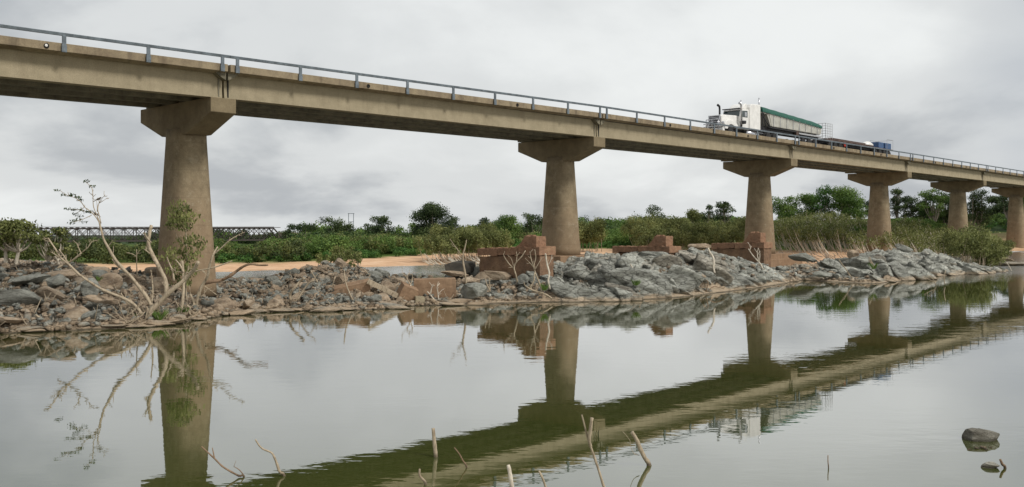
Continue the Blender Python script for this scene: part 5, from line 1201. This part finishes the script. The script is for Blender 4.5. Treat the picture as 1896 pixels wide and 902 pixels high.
def tipper():
    T0 = 57.45; root = truck_root('tipper_trailer', T0, 'pale ribbed tipper trailer under a green tarpaulin behind the white truck', 'trailer'); w = TW
    n = lambda f: f
    x1 = 13.2
    xz = lambda poly, y0, y1, mat, nm, bev=.03: MB().prism(poly, y0, y1, lambda u, v, a: (u, a, v)).build(nm, mat, root, bevel=bev)
    body = [(1.9, 1.62), (.35, 2.85), (.1, 3.3), (x1, 2.72), (x1 + .02, 1.8), (x1 - .3, 1.60)]
    xz([(2.0, 1.62), (1.35, 3.02), (x1 - .4, 2.56), (x1, 2.42), (x1, 1.85), (x1 - .25, 1.60)], .0, w, M_CREAM, 'hopper_body', .05)
    xz([(.12, 2.75), (.12, 3.22), (1.36, 3.17), (2.02, 1.66), (1.85, 1.66), (1.1, 2.75)], .05, w - .05, M_CREAM, 'front_slope', .02)
    fr = MB()
    for y in (.02, w - .1):
        fr.tube([(.15, y, 1.2), (.15, y, 3.2)], .05, 6); fr.tube([(.15, y, 2.5), (1.7, y, 1.5)], .05, 6); fr.tube([(.9, y, 1.3), (.35, y, 2.8)], .04, 6)
    fr.build('front_frame', M_DKMET, root)
    mb = MB()
    for k in range(8):
        x = 2.3 + k * 1.4; mb.box(x, x + .07, -.05, .003, 1.66, 2.9 - (x - 1.3) * .038)
    mb.build('ribs', M_RIM, root)
    # tarpaulin: rounded bow section tapering to the rear
    mb = MB(); P = []; xs = np.linspace(.08, x1 + .05, 14); K = 9
    for i, x in enumerate(xs):
        z = 3.05 - (x / x1) * .62; sag = .04 * math.sin(i * math.pi); hh = .46 if i < 12 else (.42 if i == 12 else .22)
        for k in range(K):
            a = math.pi * k / (K - 1); P.append((x, w / 2 - (w / 2 + .05) * math.cos(a) * (1 if abs(math.cos(a)) < .99 else 1), z + hh * math.sin(a) ** .55 + (.03 if i % 2 else 0)))
        P.append((x, w + .05, z - .14)); P.append((x, -.05, z - .14))
    kk = K + 2; F = [(i * kk + k, i * kk + (k + 1) % kk, (i + 1) * kk + (k + 1) % kk, (i + 1) * kk + k) for i in range(13) for k in range(kk)] + [tuple(range(kk))[::-1], tuple(13 * kk + k for k in range(kk))]
    mb.add(P, F); mb.build('tarpaulin', M_TARP, root)
    mb = MB()
    for k in range(26):
        x = .8 + k * .47; z = 3.05 - (x / x1) * .62 - .15; mb.tube([(x, -.055, z), (x + .24, -.06, z - .16), (x + .47, -.055, z - .018)], .014, 4)
    mb.build('lacing', M_DKMET, root)
    MB().box(.3, x1, .35, w - .35, 1.18, 1.55).build('chassis', M_DKMET, root)
    MB().box(1.4, 7.4, .02, .3, 1.45, 1.56).build('side_rail', M_DKMET, root); MB().box(7.9, x1, .0, .26, 1.30, 1.46).build('side_rail', M_RIM, root)
    MB().box(7.4, 7.9, .05, .35, 1.1, 1.75).build('toolbox', M_LOAD, root, bevel=.03)
    for x in (9.0, 10.4, 11.8):
        for y in (.13, w - .13): wheel(root, x, y, .5)
    mg = MB(); mg.box(8.3, 12.6, .02, .3, 1.08, 1.12); mg.build('mudguard', M_DKMET, root)
tipper()
def flat():
    T0 = 71.3; root = truck_root('flatbed_trailer', T0, 'long dark flatbed trailer with a wire-mesh gate at its front end', 'trailer'); w = TW
    MB().box(.4, 19.6, .0, w, 1.06, 1.2).build('deck', M_LOAD, root, bevel=.02); MB().box(.4, 19.6, .5, w - .5, .8, 1.057).build('chassis', M_DKMET, root)
    g = MB(); y0, y1, zt = .1, w - .05, 2.95
    for k in range(6): y = y0 + (y1 - y0) * k / 5; g.tube([(.6, y, 1.2), (.6, y, zt)], .028, 5)
    for k in range(7): z = 1.3 + (zt - 1.3) * k / 6; g.tube([(.6, y0, z), (.6, y1, z)], .024, 5)
    for k in range(4): x = .6 + k * .55; g.tube([(x, y0, 1.2), (x, y0, zt)], .028, 5)
    for k in range(7): z = 1.3 + (zt - 1.3) * k / 6; g.tube([(.6, y0, z), (2.25, y0, z)], .02, 5)
    g.build('mesh_gate', M_RIM, root)
    for x in (1.6, 3.0, 4.3, 14.2, 15.6, 17.0, 18.4):
        for y in (.13, w - .13): wheel(root, x, y, .48)
    MB().box(5.2, 5.5, -.02, .1, .7, .95).build('tail_light', M_RED, root, bevel=.02)
    MB().box(.0, 1.0, .6, w - .6, .55, .8).build('drawbar', M_DKMET, root)
    def on(name, x0, x1_, y0, y1, z0, z1, m, label, cat, bev=.04):
        o = MB().box(0, x1_ - x0, 0, y1 - y0, 0, z1 - z0).build(name, m, None, bevel=bev); t = T0 + x0
        o.location = BP(t, TQ + y0, deckz(T0) + z0); o.rotation_euler = (0, 0, RZ); return tag(o, label, cat)
    rg = random.Random(5); mb = MB()
    for k in range(8):
        y = .15 + k * .23; mb.tube([(0, y, .09), (6, y + rg.uniform(-.03, .03), .09), (12.3, y, .09)], .085, 6)
    for k in range(6):
        y = .25 + k * .25; mb.tube([(1, y, .24), (10.5, y + .05, .24)], .075, 6)
    o = mb.build('pipe_bundle', M_LOAD, None, smooth=True); o.location = BP(T0 + 1.2, TQ, deckz(T0) + 1.202); o.rotation_euler = (0, 0, RZ); tag(o, 'low dark-brown bundle of long pipes strapped on the flatbed trailer', 'pipes')
    mb = MB(); mb.tube([(0, .9, .0), (.3, .9, .22), (1.0, .9, .36), (1.7, .9, .3), (2.0, .9, .0)], [.1, .5, .62, .5, .1], 12); o = mb.build('covered_load', M_WHITE, None, smooth=True)
    o.location = BP(T0 + 13.0, TQ + .1, deckz(T0) + 1.25); o.scale = (1, 1, .7); o.rotation_euler = (0, 0, RZ); tag(o, 'white sheet-covered bundle on the flatbed just left of the blue crates', 'covered load')
    on('crate', 15.4, 17.0, .15, w - .15, 1.202, 1.92, M_BLUE, 'blue crate on the flatbed beside the white bundle', 'crate'); on('crate', 17.25, 19.2, .1, w - .1, 1.202, 1.92, M_BLUE, 'blue crate at the tail end of the flatbed', 'crate')
    g = MB()
    for p, q in (((0, 0, 0), (0, 0, 1.15)), ((1.9, 0, 0), (1.9, 0, 1.15)), ((0, 0, 1.15), (1.9, 0, 1.15)), ((0, w, 0), (0, w, 1.15)), ((1.9, w, 0), (1.9, w, 1.15)), ((0, w, 1.15), (1.9, w, 1.15)), ((1.9, 0, 1.15), (1.9, w, 1.15))): g.tube([p, q], .02, 4)
    o = g.build('tail_frame', M_RIM, root); o.location = (17.6, 0, 1.2)
flat()

# riffle of broken water by the last column
def riffle():
    rg = np.random.default_rng(3); mb = MB()
    m = plain('foam', (.72, .76, .76), .5, 0, .1)
    for k in range(26):
        px = rg.uniform(1850, 1960); py = rg.choice([rg.uniform(461, 468), rg.uniform(486, 490)], p=[.8, .2]); Z = 7323 / (py - HZ); p = W(px, py, Z); l = rg.uniform(.8, 2.6) ; ww = rg.uniform(.06, .28)
        a = [(p[0] - l, Z, .0), (p[0] - l * .3, Z - ww, .03), (p[0] + l * .6, Z - ww * .6, .035), (p[0] + l, Z, 0.0), (p[0] + l * .3, Z + ww, .03), (p[0] - l * .5, Z + ww * .7, .03)]
        mb.add([(x, y, z + .012) for x, y, z in a] + [(p[0], Z, .09)], [(i, (i + 1) % 6, 6) for i in range(6)])
    tag(mb.build('white_water', m), kind='structure')
riffle()
